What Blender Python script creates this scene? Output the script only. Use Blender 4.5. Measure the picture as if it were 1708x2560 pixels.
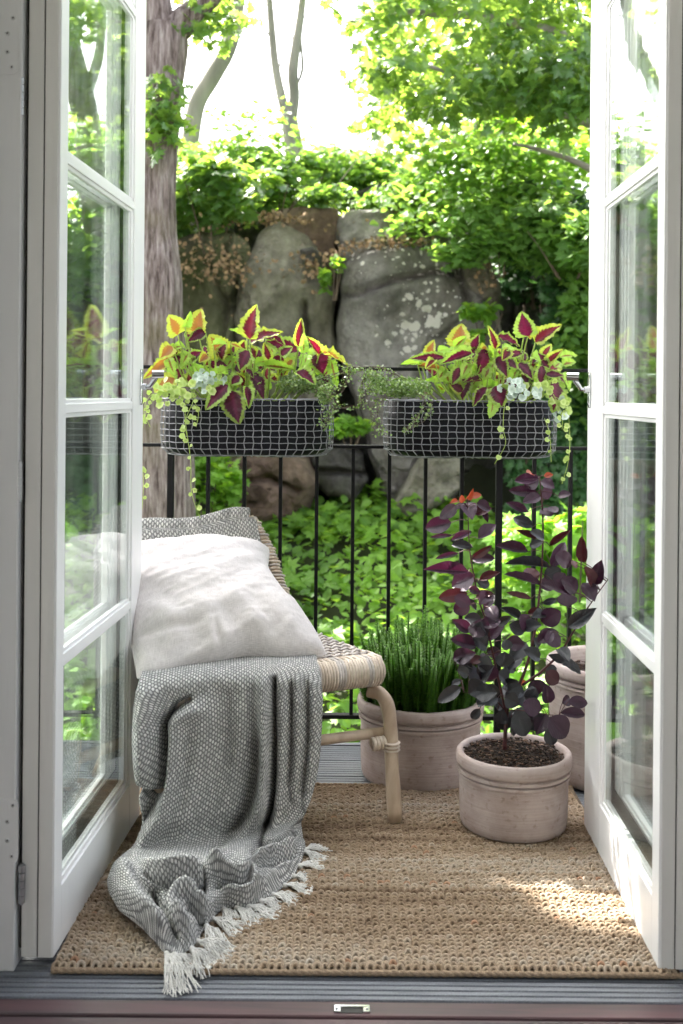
import bpy, math, random
import numpy as np
from mathutils import Vector, Matrix, noise

random.seed(7)
rng = np.random.default_rng(7)
SC = bpy.context.scene
for o_ in list(bpy.data.objects): bpy.data.objects.remove(o_)

# ------------------------------------------------------------------ camera
CAMZ = 1.03
FPX = 2750.0
ROLL = math.radians(0.5)
cam_d = bpy.data.cameras.new('camera')
cam = bpy.data.objects.new('camera', cam_d)
SC.collection.objects.link(cam)
cam.location = (0, 0, CAMZ)
cam.rotation_mode = 'XYZ'
cam.matrix_world = Matrix.Translation((0, 0, CAMZ)) @ Matrix.Rotation(math.radians(90), 4, 'X') @ Matrix.Rotation(ROLL, 4, 'Z')
cam_d.sensor_fit = 'VERTICAL'
cam_d.sensor_height = 36.0
cam_d.sensor_width = 24.0
cam_d.lens = FPX / 2560 * 36.0
cam_d.shift_y = -(1280 - 980) / 2560
cam_d.clip_start = 0.05
cam_d.clip_end = 500
cam_d.dof.use_dof = True
cam_d.dof.focus_distance = 2.65
cam_d.dof.aperture_fstop = 4.8
SC.camera = cam

# ------------------------------------------------------------------ world, sun, exposure
SUN_EL = math.radians(50)
SUN_DIR = Vector((-0.42, 0.52, 0)).normalized() * math.cos(SUN_EL) + Vector((0, 0, math.sin(SUN_EL)))
world = bpy.data.worlds.new('World'); SC.world = world
world.use_nodes = True
wn = world.node_tree.nodes; wl = world.node_tree.links
sky = wn.new('ShaderNodeTexSky'); sky.sky_type = 'NISHITA'
sky.sun_disc = False
sky.sun_elevation = SUN_EL
sky.sun_rotation = math.atan2(SUN_DIR.x, SUN_DIR.y)
sky.air_density = 1.0; sky.dust_density = 6.0; sky.ozone_density = 0.6
bg = wn['Background']; bg.inputs['Strength'].default_value = 0.15
hz = wn.new('ShaderNodeHueSaturation'); hz.inputs['Saturation'].default_value = 0.42   # thin milky haze over the blue
wl.new(sky.outputs[0], hz.inputs['Color']); wl.new(hz.outputs[0], bg.inputs['Color'])
sun_d = bpy.data.lights.new('sun', 'SUN'); sun_d.energy = 5.0; sun_d.angle = math.radians(0.53)
sun_d.color = (1.0, 0.95, 0.86)
sun = bpy.data.objects.new('sun', sun_d); SC.collection.objects.link(sun)
sun.rotation_euler = SUN_DIR.to_track_quat('Z', 'Y').to_euler()
SC.view_settings.view_transform = 'Standard'
SC.view_settings.look = 'None'
SC.view_settings.exposure = 2.62
SC.view_settings.gamma = 1.0
SC.view_settings.use_curve_mapping = False
SC.cycles.max_bounces = 10
SC.cycles.transparent_max_bounces = 24
SC.cycles.diffuse_bounces = 5
SC.cycles.glossy_bounces = 4

# ------------------------------------------------------------------ helpers
S_ = 1.08929     # measured on a 1568 px wide view
CA, SA = math.cos(ROLL), math.sin(ROLL)

def unroll(fx, fy):
    dx, dy = fx - 854, fy - 980
    return dx * CA + dy * SA, -dx * SA + dy * CA

def P(x, y, D):
    a, b = unroll(x * S_, y * S_)
    return Vector((a / FPX * D, D, CAMZ - b / FPX * D))

def PF(x, y, D):
    a, b = unroll(x, y)
    return Vector((a / FPX * D, D, CAMZ - b / FPX * D))

def PZ(x, y, z):
    a, b = unroll(x * S_, y * S_)
    D = (CAMZ - z) * FPX / b
    return Vector((a / FPX * D, D, z))

COL = SC.collection
ORG = {}

def thing(name, label, cat, loc=(0, 0, 0), group=None):
    o = bpy.data.objects.new(name, None)
    COL.objects.link(o); o.location = loc; o.empty_display_size = 0.1
    o['label'] = label; o['category'] = cat
    if group: o['group'] = group
    ORG[o.name] = Vector(loc)
    return o

def tag(o, label, cat, group=None):
    o['label'] = label; o['category'] = cat
    if group: o['group'] = group
    return o

def kind(o, k):
    o['kind'] = k
    return o

def make_mesh(name, V, F, mat=None, smooth=True, uv=None, attr=None):
    me = bpy.data.meshes.new(name)
    V = np.asarray(V, dtype=np.float64).reshape(-1, 3)
    if isinstance(F, np.ndarray): F = F.tolist()
    me.from_pydata(V.tolist(), [], F)
    if smooth and len(me.polygons):
        me.polygons.foreach_set('use_smooth', np.ones(len(me.polygons), dtype=bool))
    if uv is not None:
        l = me.uv_layers.new(name='UVMap')
        vi = np.empty(len(me.loops), dtype=np.int32)
        me.loops.foreach_get('vertex_index', vi)
        l.data.foreach_set('uv', np.asarray(uv, dtype=np.float32)[vi].ravel())
    if attr is not None:
        for k, a in attr.items():
            at = me.attributes.new(k, 'FLOAT', 'POINT')
            at.data.foreach_set('value', np.asarray(a, dtype=np.float32))
    if mat is not None:
        me.materials.append(mat)
    me.update()
    return me

def link(name, me, parent=None, loc=None):
    o = bpy.data.objects.new(name, me)
    COL.objects.link(o)
    if parent is not None:
        o.parent = parent
        ORG[o.name] = ORG[parent.name] if loc is None else Vector(loc)
    if loc is not None:
        o.location = Vector(loc) - (ORG[parent.name] if parent is not None else Vector((0, 0, 0)))
    return o

class MB:
    def __init__(self):
        self.V = []; self.F = []; self.n = 0; self.A = []
    def add(self, V, F, a=0.0):
        V = [tuple(v) for v in V]
        self.V += V
        self.F += [tuple(i + self.n for i in f) for f in F]
        self.n += len(V)
        self.A += [a] * len(V)
        return self
    def box(self, c, s, R=None, bev=0.0, a=0.0):
        hx, hy, hz = s[0] / 2, s[1] / 2, s[2] / 2
        c = Vector(c)
        if bev <= 0:
            vs = [Vector((x, y, z)) for x in (-hx, hx) for y in (-hy, hy) for z in (-hz, hz)]
            fs = [(0, 1, 3, 2), (4, 6, 7, 5), (0, 4, 5, 1), (2, 3, 7, 6), (0, 2, 6, 4), (1, 5, 7, 3)]
        else:
            b = min(bev, hx * .9, hy * .9, hz * .9)
            vs = []; idx = {}
            for sx in (-1, 1):
                for sy in (-1, 1):
                    for sz in (-1, 1):
                        for k in range(3):
                            p = [sx * hx, sy * hy, sz * hz]
                            for q in range(3):
                                if q != k: p[q] -= (sx, sy, sz)[q] * b
                            idx[(sx, sy, sz, k)] = len(vs); vs.append(Vector(p))
            fs = []
            g = lambda a_, b_, c_, k: idx[(a_, b_, c_, k)]
            for s_ in (-1, 1):
                f = [g(s_, -1, -1, 0), g(s_, 1, -1, 0), g(s_, 1, 1, 0), g(s_, -1, 1, 0)]; fs.append(f if s_ > 0 else f[::-1])
                f = [g(-1, s_, -1, 1), g(-1, s_, 1, 1), g(1, s_, 1, 1), g(1, s_, -1, 1)]; fs.append(f if s_ > 0 else f[::-1])
                f = [g(-1, -1, s_, 2), g(1, -1, s_, 2), g(1, 1, s_, 2), g(-1, 1, s_, 2)]; fs.append(f if s_ > 0 else f[::-1])
            for a1 in (-1, 1):
                for a2 in (-1, 1):
                    f = [g(-1, a1, a2, 1), g(1, a1, a2, 1), g(1, a1, a2, 2), g(-1, a1, a2, 2)]; fs.append(f[::-1] if a1 * a2 > 0 else f)
                    f = [g(a1, -1, a2, 0), g(a1, 1, a2, 0), g(a1, 1, a2, 2), g(a1, -1, a2, 2)]; fs.append(f if a1 * a2 > 0 else f[::-1])
                    f = [g(a1, a2, -1, 0), g(a1, a2, 1, 0), g(a1, a2, 1, 1), g(a1, a2, -1, 1)]; fs.append(f[::-1] if a1 * a2 > 0 else f)
                    for a3 in (-1, 1):
                        f = [g(a1, a2, a3, 0), g(a1, a2, a3, 1), g(a1, a2, a3, 2)]; fs.append(f if a1 * a2 * a3 > 0 else f[::-1])
        if R is not None: vs = [R @ v for v in vs]
        return self.add([v + c for v in vs], fs, a)
    def tube(self, pts, rad, seg=8, cap=True, a=0.0, flat=1.0):
        pts = [Vector(p) for p in pts]; n = len(pts)
        if not hasattr(rad, '__len__'): rad = [rad] * n
        V = []; up = None
        for i in range(n):
            t = (pts[min(i + 1, n - 1)] - pts[max(i - 1, 0)])
            if t.length < 1e-9: t = Vector((0, 0, 1))
            t.normalize()
            if up is None:
                up = Vector((0, 0, 1)) if abs(t.z) < .9 else Vector((0, 1, 0))
            s = t.cross(up)
            if s.length < 1e-6: s = t.cross(Vector((1, 0, 0)))
            s.normalize(); up = s.cross(t).normalized()
            for k in range(seg):
                q = 2 * math.pi * k / seg
                V.append(pts[i] + s * math.cos(q) * rad[i] + up * math.sin(q) * rad[i] * flat)
        F = []
        for i in range(n - 1):
            for k in range(seg):
                k2 = (k + 1) % seg
                F.append((i * seg + k, i * seg + k2, (i + 1) * seg + k2, (i + 1) * seg + k))
        if cap:
            F.append(tuple(range(seg))[::-1]); F.append(tuple((n - 1) * seg + k for k in range(seg)))
        return self.add(V, F, a)
    def lathe(self, prof, c, seg=64, wob=0.0):
        V = []; F = []; n = len(prof)
        for i, (r, z) in enumerate(prof):
            for k in range(seg):
                q = 2 * math.pi * k / seg
                rr = r * (1 + wob * noise.noise(Vector((math.cos(q) * 1.5, math.sin(q) * 1.5, z * 6)))) 
                V.append((c[0] + rr * math.cos(q), c[1] + rr * math.sin(q), c[2] + z))
        for i in range(n - 1):
            for k in range(seg):
                k2 = (k + 1) % seg
                F.append((i * seg + k, i * seg + k2, (i + 1) * seg + k2, (i + 1) * seg + k))
        return self.add(V, F)
    def build(self, name, mat, parent=None, smooth=True, loc=None, attr=False):
        org = Vector(loc) if loc is not None else (ORG[parent.name] if parent is not None else Vector((0, 0, 0)))
        V = np.array(self.V) - np.array(org)
        me = make_mesh(name, V, self.F, mat, smooth, attr={'rnd': self.A} if attr else None)
        o = link(name, me, parent, loc)
        return o

def shade_auto(o, ang=35):
    me = o.data
    me.set_sharp_from_angle(angle=math.radians(ang))
    return o

def crspline(pts, n):
    pts = [Vector(p) for p in pts]
    out = []
    m = len(pts)
    for i in range(n):
        t = i / (n - 1) * (m - 1)
        k = min(int(t), m - 2); f = t - k
        p0 = pts[max(k - 1, 0)]; p1 = pts[k]; p2 = pts[k + 1]; p3 = pts[min(k + 2, m - 1)]
        out.append(0.5 * ((2 * p1) + (-p0 + p2) * f + (2 * p0 - 5 * p1 + 4 * p2 - p3) * f * f + (-p0 + 3 * p1 - 3 * p2 + p3) * f ** 3))
    return out

def crs1(vals, n):
    return [v.x for v in crspline([(a, 0, 0) for a in vals], n)]

# ------------------------------------------------------------------ materials
def nodes(name):
    m = bpy.data.materials.new(name); m.use_nodes = True
    nt = m.node_tree
    return m, nt.nodes, nt.links, nt.nodes['Principled BSDF']

def ramp(nd, stops):
    r = nd.new('ShaderNodeValToRGB'); e = r.color_ramp.elements
    while len(e) < len(stops): e.new(0.5)
    for i, (p, c) in enumerate(stops):
        e[i].position = p; e[i].color = (*c, 1) if len(c) == 3 else c
    return r

def simple(name, col, rough=0.5, metal=0.0, var=0.0, scale=8.0, bump=0.0, bscale=60.0, stretch=(1, 1, 1), spec=0.5, coat=0.0):
    m, nd, lk, b = nodes(name)
    b.inputs['Base Color'].default_value = (*col, 1)
    b.inputs['Roughness'].default_value = rough
    b.inputs['Metallic'].default_value = metal
    b.inputs['Specular IOR Level'].default_value = spec
    if coat: b.inputs['Coat Weight'].default_value = coat
    tc = nd.new('ShaderNodeTexCoord'); mp = nd.new('ShaderNodeMapping')
    mp.inputs['Scale'].default_value = stretch
    lk.new(tc.outputs['Object'], mp.inputs[0])
    if var > 0:
        n = nd.new('ShaderNodeTexNoise'); n.inputs['Scale'].default_value = scale; n.inputs['Detail'].default_value = 6
        lk.new(mp.outputs[0], n.inputs['Vector'])
        r = ramp(nd, [(0.3, tuple(c * (1 - var) for c in col)), (0.7, tuple(min(1, c * (1 + var)) for c in col))])
        lk.new(n.outputs['Fac'], r.inputs[0]); lk.new(r.outputs[0], b.inputs['Base Color'])
    if bump > 0:
        n2 = nd.new('ShaderNodeTexNoise'); n2.inputs['Scale'].default_value = bscale; n2.inputs['Detail'].default_value = 5
        lk.new(mp.outputs[0], n2.inputs['Vector'])
        bp = nd.new('ShaderNodeBump'); bp.inputs['Strength'].default_value = bump; bp.inputs['Distance'].default_value = 0.01
        lk.new(n2.outputs['Fac'], bp.inputs['Height']); lk.new(bp.outputs[0], b.inputs['Normal'])
    return m

def leafmat(name, c1, c2, trans, tfac=0.45, rough=0.45, spec=0.5):
    """two leaf greens picked per leaf, with light shining through the blade"""
    m, nd, lk, b = nodes(name)
    at = nd.new('ShaderNodeAttribute'); at.attribute_name = 'rnd'
    r = ramp(nd, [(0.0, c1), (1.0, c2)])
    lk.new(at.outputs['Fac'], r.inputs[0])
    lk.new(r.outputs[0], b.inputs['Base Color'])
    b.inputs['Roughness'].default_value = rough
    b.inputs['Specular IOR Level'].default_value = spec
    t = nd.new('ShaderNodeBsdfTranslucent')
    r2 = ramp(nd, [(0.0, tuple(x * .7 for x in trans)), (1.0, trans)])
    lk.new(at.outputs['Fac'], r2.inputs[0]); lk.new(r2.outputs[0], t.inputs['Color'])
    mx = nd.new('ShaderNodeMixShader'); mx.inputs[0].default_value = tfac
    lk.new(b.outputs[0], mx.inputs[1]); lk.new(t.outputs[0], mx.inputs[2])
    lk.new(mx.outputs[0], nd['Material Output'].inputs['Surface'])
    return m

M = {}
M['white'] = simple('door_white_paint', (0.80, 0.80, 0.80), 0.34, var=0.05, scale=5, bump=0.05, bscale=90, stretch=(1, 1, .15))
M['offwhite'] = simple('door_edge_paint', (0.66, 0.655, 0.64), 0.5, var=0.06, scale=4, bump=0.12, bscale=70, stretch=(1, 1, .1))
M['jamb'] = simple('jamb_paint', (0.64, 0.64, 0.645), 0.5, var=0.06, scale=4, bump=0.12, bscale=70, stretch=(1, 1, .1))
M['steel'] = simple('hinge_steel', (0.45, 0.46, 0.48), 0.35, 1.0, var=0.15, scale=40)
M['chrome'] = simple('chrome', (0.52, 0.53, 0.55), 0.16, 1.0)
M['black'] = simple('black_iron', (0.006, 0.006, 0.007), 0.5, 0.0, var=.3, scale=30, bump=.05, bscale=200, spec=.18)
M['screw'] = simple('screw_grey', (0.16, 0.16, 0.17), 0.4, 0.6)
M['gap'] = simple('dark_gap', (0.05, 0.05, 0.045), 0.9)
M['wire'] = simple('galvanised_wire', (0.25, 0.255, 0.275), 0.42, 0.8, var=.25, scale=60)
M['liner'] = simple('black_liner', (0.006, 0.0065, 0.009), 0.6, var=.4, scale=20, bump=.15, bscale=20, spec=.15)
M['plaster'] = simple('plaster', (0.72, 0.71, 0.69), 0.9, var=.04)
M['soil'] = simple('potting_soil', (0.035, 0.022, 0.014), 0.95, var=.6, scale=60, bump=.8, bscale=90)
M['bark_s'] = simple('grey_bark', (0.26, 0.235, 0.22), 0.9, var=.35, scale=6, bump=.5, bscale=14, stretch=(1, 1, .3))
M['twig'] = simple('twig', (0.10, 0.07, 0.05), 0.8, var=.3, scale=20)
M['redstem'] = simple('red_stem', (0.075, 0.020, 0.022), 0.5, var=.3, scale=30)
M['greenstem'] = simple('green_stem', (0.30, 0.42, 0.08), 0.5, var=.2, scale=30)
M['earth'] = simple('dark_leafy_soil', (0.03, 0.035, 0.015), 0.95, var=.5, scale=3, bump=.6, bscale=12)
M['chip'] = simple('bark_chips', (0.12, 0.065, 0.04), 0.9, var=.6, scale=50)

def glass_mat():
    m, nd, lk, b = nodes('window_glass')
    nd.remove(b)
    lw = nd.new('ShaderNodeLayerWeight'); lw.inputs['Blend'].default_value = 0.5
    pw = nd.new('ShaderNodeMath'); pw.operation = 'POWER'; pw.inputs[1].default_value = 5
    lk.new(lw.outputs['Facing'], pw.inputs[0])
    ma = nd.new('ShaderNodeMath'); ma.operation = 'MULTIPLY_ADD'; ma.inputs[1].default_value = 0.96; ma.inputs[2].default_value = 0.04
    lk.new(pw.outputs[0], ma.inputs[0])
    tr = nd.new('ShaderNodeBsdfTransparent'); tr.inputs['Color'].default_value = (0.965, 0.985, 0.975, 1)
    gl = nd.new('ShaderNodeBsdfGlossy'); gl.inputs['Roughness'].default_value = 0.0
    gl.inputs['Color'].default_value = (.95, .98, .97, 1)
    # very slight waviness of old glass
    tc = nd.new('ShaderNodeTexCoord'); n = nd.new('ShaderNodeTexNoise'); n.inputs['Scale'].default_value = 7
    lk.new(tc.outputs['Object'], n.inputs['Vector'])
    bp = nd.new('ShaderNodeBump'); bp.inputs['Strength'].default_value = .02; bp.inputs['Distance'].default_value = .02
    lk.new(n.outputs['Fac'], bp.inputs['Height']); lk.new(bp.outputs[0], gl.inputs['Normal'])
    mx = nd.new('ShaderNodeMixShader')
    lk.new(ma.outputs[0], mx.inputs[0]); lk.new(tr.outputs[0], mx.inputs[1]); lk.new(gl.outputs[0], mx.inputs[2])
    lk.new(mx.outputs[0], nd['Material Output'].inputs['Surface'])
    return m
M['glass'] = glass_mat()

def clay_mat():
    m, nd, lk, b = nodes('whitewashed_terracotta')
    tc = nd.new('ShaderNodeTexCoord'); mp = nd.new('ShaderNodeMapping'); mp.inputs['Scale'].default_value = (1, 1, 1.3)
    lk.new(tc.outputs['Object'], mp.inputs[0])
    n = nd.new('ShaderNodeTexNoise'); n.inputs['Scale'].default_value = 9; n.inputs['Detail'].default_value = 9; n.inputs['Roughness'].default_value = .62
    lk.new(mp.outputs[0], n.inputs['Vector'])
    r = ramp(nd, [(0.25, (0.25, 0.185, 0.155)), (0.42, (0.36, 0.29, 0.265)), (0.58, (0.44, 0.37, 0.35)), (.8, (0.50, 0.43, 0.415))])
    lk.new(n.outputs['Fac'], r.inputs[0])
    # brushed horizontal streaks
    mp2 = nd.new('ShaderNodeMapping'); mp2.inputs['Scale'].default_value = (3, 3, 120)
    lk.new(tc.outputs['Object'], mp2.inputs[0])
    n2 = nd.new('ShaderNodeTexNoise'); n2.inputs['Scale'].default_value = 2.0; n2.inputs['Detail'].default_value = 4
    lk.new(mp2.outputs[0], n2.inputs['Vector'])
    mx = nd.new('ShaderNodeMixRGB'); mx.blend_type = 'OVERLAY'; mx.inputs[0].default_value = .22
    lk.new(r.outputs[0], mx.inputs[1]); lk.new(n2.outputs['Fac'], mx.inputs[2])
    # scattered dark specks and scratches
    n3 = nd.new('ShaderNodeTexNoise'); n3.inputs['Scale'].default_value = 60; n3.inputs['Detail'].default_value = 3
    lk.new(mp.outputs[0], n3.inputs['Vector'])
    r3 = ramp(nd, [(0.26, (.62, .55, .50)), (0.40, (1, 1, 1))])
    lk.new(n3.outputs['Fac'], r3.inputs[0])
    mx2 = nd.new('ShaderNodeMixRGB'); mx2.blend_type = 'MULTIPLY'; mx2.inputs[0].default_value = .7
    lk.new(mx.outputs[0], mx2.inputs[1]); lk.new(r3.outputs[0], mx2.inputs[2])
    lk.new(mx2.outputs[0], b.inputs['Base Color'])
    b.inputs['Roughness'].default_value = .85; b.inputs['Specular IOR Level'].default_value = .25
    bp = nd.new('ShaderNodeBump'); bp.inputs['Strength'].default_value = .25; bp.inputs['Distance'].default_value = .004
    ad = nd.new('ShaderNodeMath'); ad.operation = 'ADD'
    lk.new(n2.outputs['Fac'], ad.inputs[0]); lk.new(n.outputs['Fac'], ad.inputs[1])
    lk.new(ad.outputs[0], bp.inputs['Height']); lk.new(bp.outputs[0], b.inputs['Normal'])
    return m
M['clay'] = clay_mat()

def throw_mat():
    """thick basket weave: offset rows of pale loops over grey yarn"""
    m, nd, lk, b = nodes('grey_woven_throw')
    tc = nd.new('ShaderNodeTexCoord'); sp = nd.new('ShaderNodeSeparateXYZ')
    lk.new(tc.outputs['UV'], sp.inputs[0])
    def mth(op, a, b_=None, c=None):
        n = nd.new('ShaderNodeMath'); n.operation = op
        for i, v in enumerate((a, b_, c)):
            if v is None: continue
            if isinstance(v, (int, float)): n.inputs[i].default_value = v
            else: lk.new(v, n.inputs[i])
        return n.outputs[0]
    PX, PY = 0.0082, 0.0118
    jn = nd.new('ShaderNodeTexNoise'); jn.inputs['Scale'].default_value = 55; jn.inputs['Detail'].default_value = 2
    lk.new(tc.outputs['UV'], jn.inputs['Vector'])
    js = nd.new('ShaderNodeVectorMath'); js.operation = 'MULTIPLY_ADD'; js.inputs[1].default_value = (.0050, .0070, 0); lk.new(jn.outputs['Color'], js.inputs[0]); lk.new(tc.outputs['UV'], js.inputs[2])
    lk.new(js.outputs[0], sp.inputs[0])
    col = mth('DIVIDE', sp.outputs[0], PX)
    ci = mth('FLOOR', col); cf = mth('SUBTRACT', mth('FRACT', col), .5)
    off = mth('MULTIPLY', mth('MODULO', ci, 2.0), .5)
    row = mth('ADD', mth('DIVIDE', sp.outputs[1], PY), off)
    rf = mth('SUBTRACT', mth('FRACT', row), .5)
    wn_ = nd.new('ShaderNodeTexWhiteNoise'); wn_.noise_dimensions = '2D'
    cb = nd.new('ShaderNodeCombineXYZ'); lk.new(ci, cb.inputs[0]); lk.new(mth('FLOOR', row), cb.inputs[1])
    lk.new(cb.outputs[0], wn_.inputs['Vector'])
    d = mth('SQRT', mth('ADD', mth('POWER', mth('DIVIDE', cf, .40), 2.0), mth('POWER', mth('DIVIDE', rf, .36), 2.0)))
    nub = mth('SUBTRACT', 1.0, d)             # >0 inside a loop
    mr = nd.new('ShaderNodeMapRange'); mr.interpolation_type = 'SMOOTHSTEP'
    lk.new(nub, mr.inputs['Value']); mr.inputs['From Min'].default_value = -.12; mr.inputs['From Max'].default_value = .22
    r = ramp(nd, [(0.0, (0.42, 0.42, 0.41)), (1.0, (0.72, 0.71, 0.69))])
    lk.new(wn_.outputs['Value'], r.inputs[0])
    n = nd.new('ShaderNodeTexNoise'); n.inputs['Scale'].default_value = 500; n.inputs['Detail'].default_value = 2
    lk.new(tc.outputs['UV'], n.inputs['Vector'])
    r2 = ramp(nd, [(0.3, (0.13, 0.132, 0.132)), (0.7, (0.30, 0.30, 0.295))])
    lk.new(n.outputs['Fac'], r2.inputs[0])
    mx = nd.new('ShaderNodeMixRGB'); lk.new(mr.outputs[0], mx.inputs[0]); lk.new(r2.outputs[0], mx.inputs[1]); lk.new(r.outputs[0], mx.inputs[2])
    lk.new(mx.outputs[0], b.inputs['Base Color'])
    b.inputs['Roughness'].default_value = .95; b.inputs['Specular IOR Level'].default_value = .1
    bp = nd.new('ShaderNodeBump'); bp.inputs['Strength'].default_value = .9; bp.inputs['Distance'].default_value = .003
    lk.new(mr.outputs[0], bp.inputs['Height']); lk.new(bp.outputs[0], b.inputs['Normal'])
    return m
M['throw'] = throw_mat()
M['fringe'] = simple('fringe_cotton', (0.66, 0.65, 0.62), .95, var=.12, scale=60, spec=.1)

def linen_mat():
    m, nd, lk, b = nodes('washed_linen')
    tc = nd.new('ShaderNodeTexCoord')
    h = []
    for sc in ((500, 35, 35), (35, 500, 35)):
        mp = nd.new('ShaderNodeMapping'); mp.inputs['Scale'].default_value = sc
        lk.new(tc.outputs['UV'], mp.inputs[0])
        n = nd.new('ShaderNodeTexNoise'); n.inputs['Scale'].default_value = .9; n.inputs['Detail'].default_value = 2
        lk.new(mp.outputs[0], n.inputs['Vector']); h.append(n)
    ad = nd.new('ShaderNodeMath'); ad.operation = 'ADD'
    lk.new(h[0].outputs['Fac'], ad.inputs[0]); lk.new(h[1].outputs['Fac'], ad.inputs[1])
    r = ramp(nd, [(0.35, (0.53, 0.495, 0.49)), (0.62, (0.72, 0.68, 0.675))])
    hv = nd.new('ShaderNodeMath'); hv.operation = 'MULTIPLY'; hv.inputs[1].default_value = .5
    lk.new(ad.outputs[0], hv.inputs[0]); lk.new(hv.outputs[0], r.inputs[0])
    lk.new(r.outputs[0], b.inputs['Base Color'])
    b.inputs['Roughness'].default_value = .9; b.inputs['Specular IOR Level'].default_value = .15
    bp = nd.new('ShaderNodeBump'); bp.inputs['Strength'].default_value = .3; bp.inputs['Distance'].default_value = .0015
    lk.new(ad.outputs[0], bp.inputs['Height']); lk.new(bp.outputs[0], b.inputs['Normal'])
    return m
M['linen'] = linen_mat()

def rug_mat():
    m, nd, lk, b = nodes('jute_yarn')
    at = nd.new('ShaderNodeAttribute'); at.attribute_name = 'rnd'
    r = ramp(nd, [(0.0, (0.135, 0.088, 0.055)), (0.35, (0.240, 0.172, 0.114)), (0.65, (0.330, 0.258, 0.186)), (.85, (0.37, 0.32, 0.26)), (1.0, (0.32, 0.19, 0.12))])
    lk.new(at.outputs['Fac'], r.inputs[0])
    tc = nd.new('ShaderNodeTexCoord')
    n = nd.new('ShaderNodeTexNoise'); n.inputs['Scale'].default_value = 420; n.inputs['Detail'].default_value = 3
    lk.new(tc.outputs['Object'], n.inputs['Vector'])
    mx = nd.new('ShaderNodeMixRGB'); mx.blend_type = 'OVERLAY'; mx.inputs[0].default_value = .6
    lk.new(r.outputs[0], mx.inputs[1]); lk.new(n.outputs['Fac'], mx.inputs[2])
    lk.new(mx.outputs[0], b.inputs['Base Color'])
    b.inputs['Roughness'].default_value = .9; b.inputs['Specular IOR Level'].default_value = .15
    bp = nd.new('ShaderNodeBump'); bp.inputs['Strength'].default_value = .5; bp.inputs['Distance'].default_value = .002
    lk.new(n.outputs['Fac'], bp.inputs['Height']); lk.new(bp.outputs[0], b.inputs['Normal'])
    return m
M['jute'] = rug_mat()
M['jute_back'] = simple('jute_backing', (0.10, 0.07, 0.045), .95, var=.3, scale=60)

def deck_mat():
    m, nd, lk, b = nodes('grey_composite_deck')
    tc = nd.new('ShaderNodeTexCoord'); mp = nd.new('ShaderNodeMapping'); mp.inputs['Scale'].default_value = (2, 40, 40)
    lk.new(tc.outputs['Object'], mp.inputs[0])
    n = nd.new('ShaderNodeTexNoise'); n.inputs['Scale'].default_value = 3; n.inputs['Detail'].default_value = 6
    lk.new(mp.outputs[0], n.inputs['Vector'])
    r = ramp(nd, [(0.3, (0.095, 0.105, 0.122)), (0.7, (0.175, 0.187, 0.21))])
    lk.new(n.outputs['Fac'], r.inputs[0])
    n2 = nd.new('ShaderNodeTexNoise'); n2.inputs['Scale'].default_value = 300; n2.inputs['Detail'].default_value = 2
    lk.new(tc.outputs['Object'], n2.inputs['Vector'])
    mx = nd.new('ShaderNodeMixRGB'); mx.blend_type = 'OVERLAY'; mx.inputs[0].default_value = .5
    lk.new(r.outputs[0], mx.inputs[1]); lk.new(n2.outputs['Fac'], mx.inputs[2])
    lk.new(mx.outputs[0], b.inputs['Base Color']); b.inputs['Roughness'].default_value = .55
    return m
M['deck'] = deck_mat()

def wood_mat(name, c1, c2, stretch, rough=.4, scale=3):
    m, nd, lk, b = nodes(name)
    tc = nd.new('ShaderNodeTexCoord'); mp = nd.new('ShaderNodeMapping'); mp.inputs['Scale'].default_value = stretch
    lk.new(tc.outputs['Object'], mp.inputs[0])
    n = nd.new('ShaderNodeTexNoise'); n.inputs['Scale'].default_value = scale; n.inputs['Detail'].default_value = 8; n.inputs['Distortion'].default_value = .6
    lk.new(mp.outputs[0], n.inputs['Vector'])
    r = ramp(nd, [(0.32, c1), (0.68, c2)])
    lk.new(n.outputs['Fac'], r.inputs[0]); lk.new(r.outputs[0], b.inputs['Base Color'])
    b.inputs['Roughness'].default_value = rough
    bp = nd.new('ShaderNodeBump'); bp.inputs['Strength'].default_value = .15; bp.inputs['Distance'].default_value = .003
    lk.new(n.outputs['Fac'], bp.inputs['Height']); lk.new(bp.outputs[0], b.inputs['Normal'])
    return m
M['mahogany'] = wood_mat('worn_dark_red_wood', (0.045, 0.034, 0.037), (0.105, 0.052, 0.058), (1.0, 14, 14), .42)
M['rattan'] = wood_mat('rattan_pole', (0.33, 0.235, 0.16), (0.56, 0.44, 0.33), (9, 9, 2.0), .45, 2.5)
M['cane'] = wood_mat('rattan_cane', (0.46, 0.37, 0.29), (0.72, 0.63, 0.54), (9, 9, 9), .5, 4)
M['canegrey'] = wood_mat('washed_grey_cane', (0.34, 0.30, 0.28), (0.62, 0.57, 0.54), (9, 9, 9), .5, 4)
# ================================================================== SETTING NEAR THE CAMERA
# room behind the doors (out of frame; it only bounds the light as the real room does)
house = thing('house', 'pale plastered house wall and room around the open doors', 'house', (0, 1.9, 0))
b = MB()
b.box((-1.75, 1.885, 1.25), (2.2, 0.17, 2.9))
b.box((1.77, 1.885, 1.25), (2.2, 0.17, 2.9))
b.box((0, 1.885, 2.76), (1.3, 0.17, 0.6))
b.build('front_wall', M['plaster'], house, smooth=False)
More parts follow.
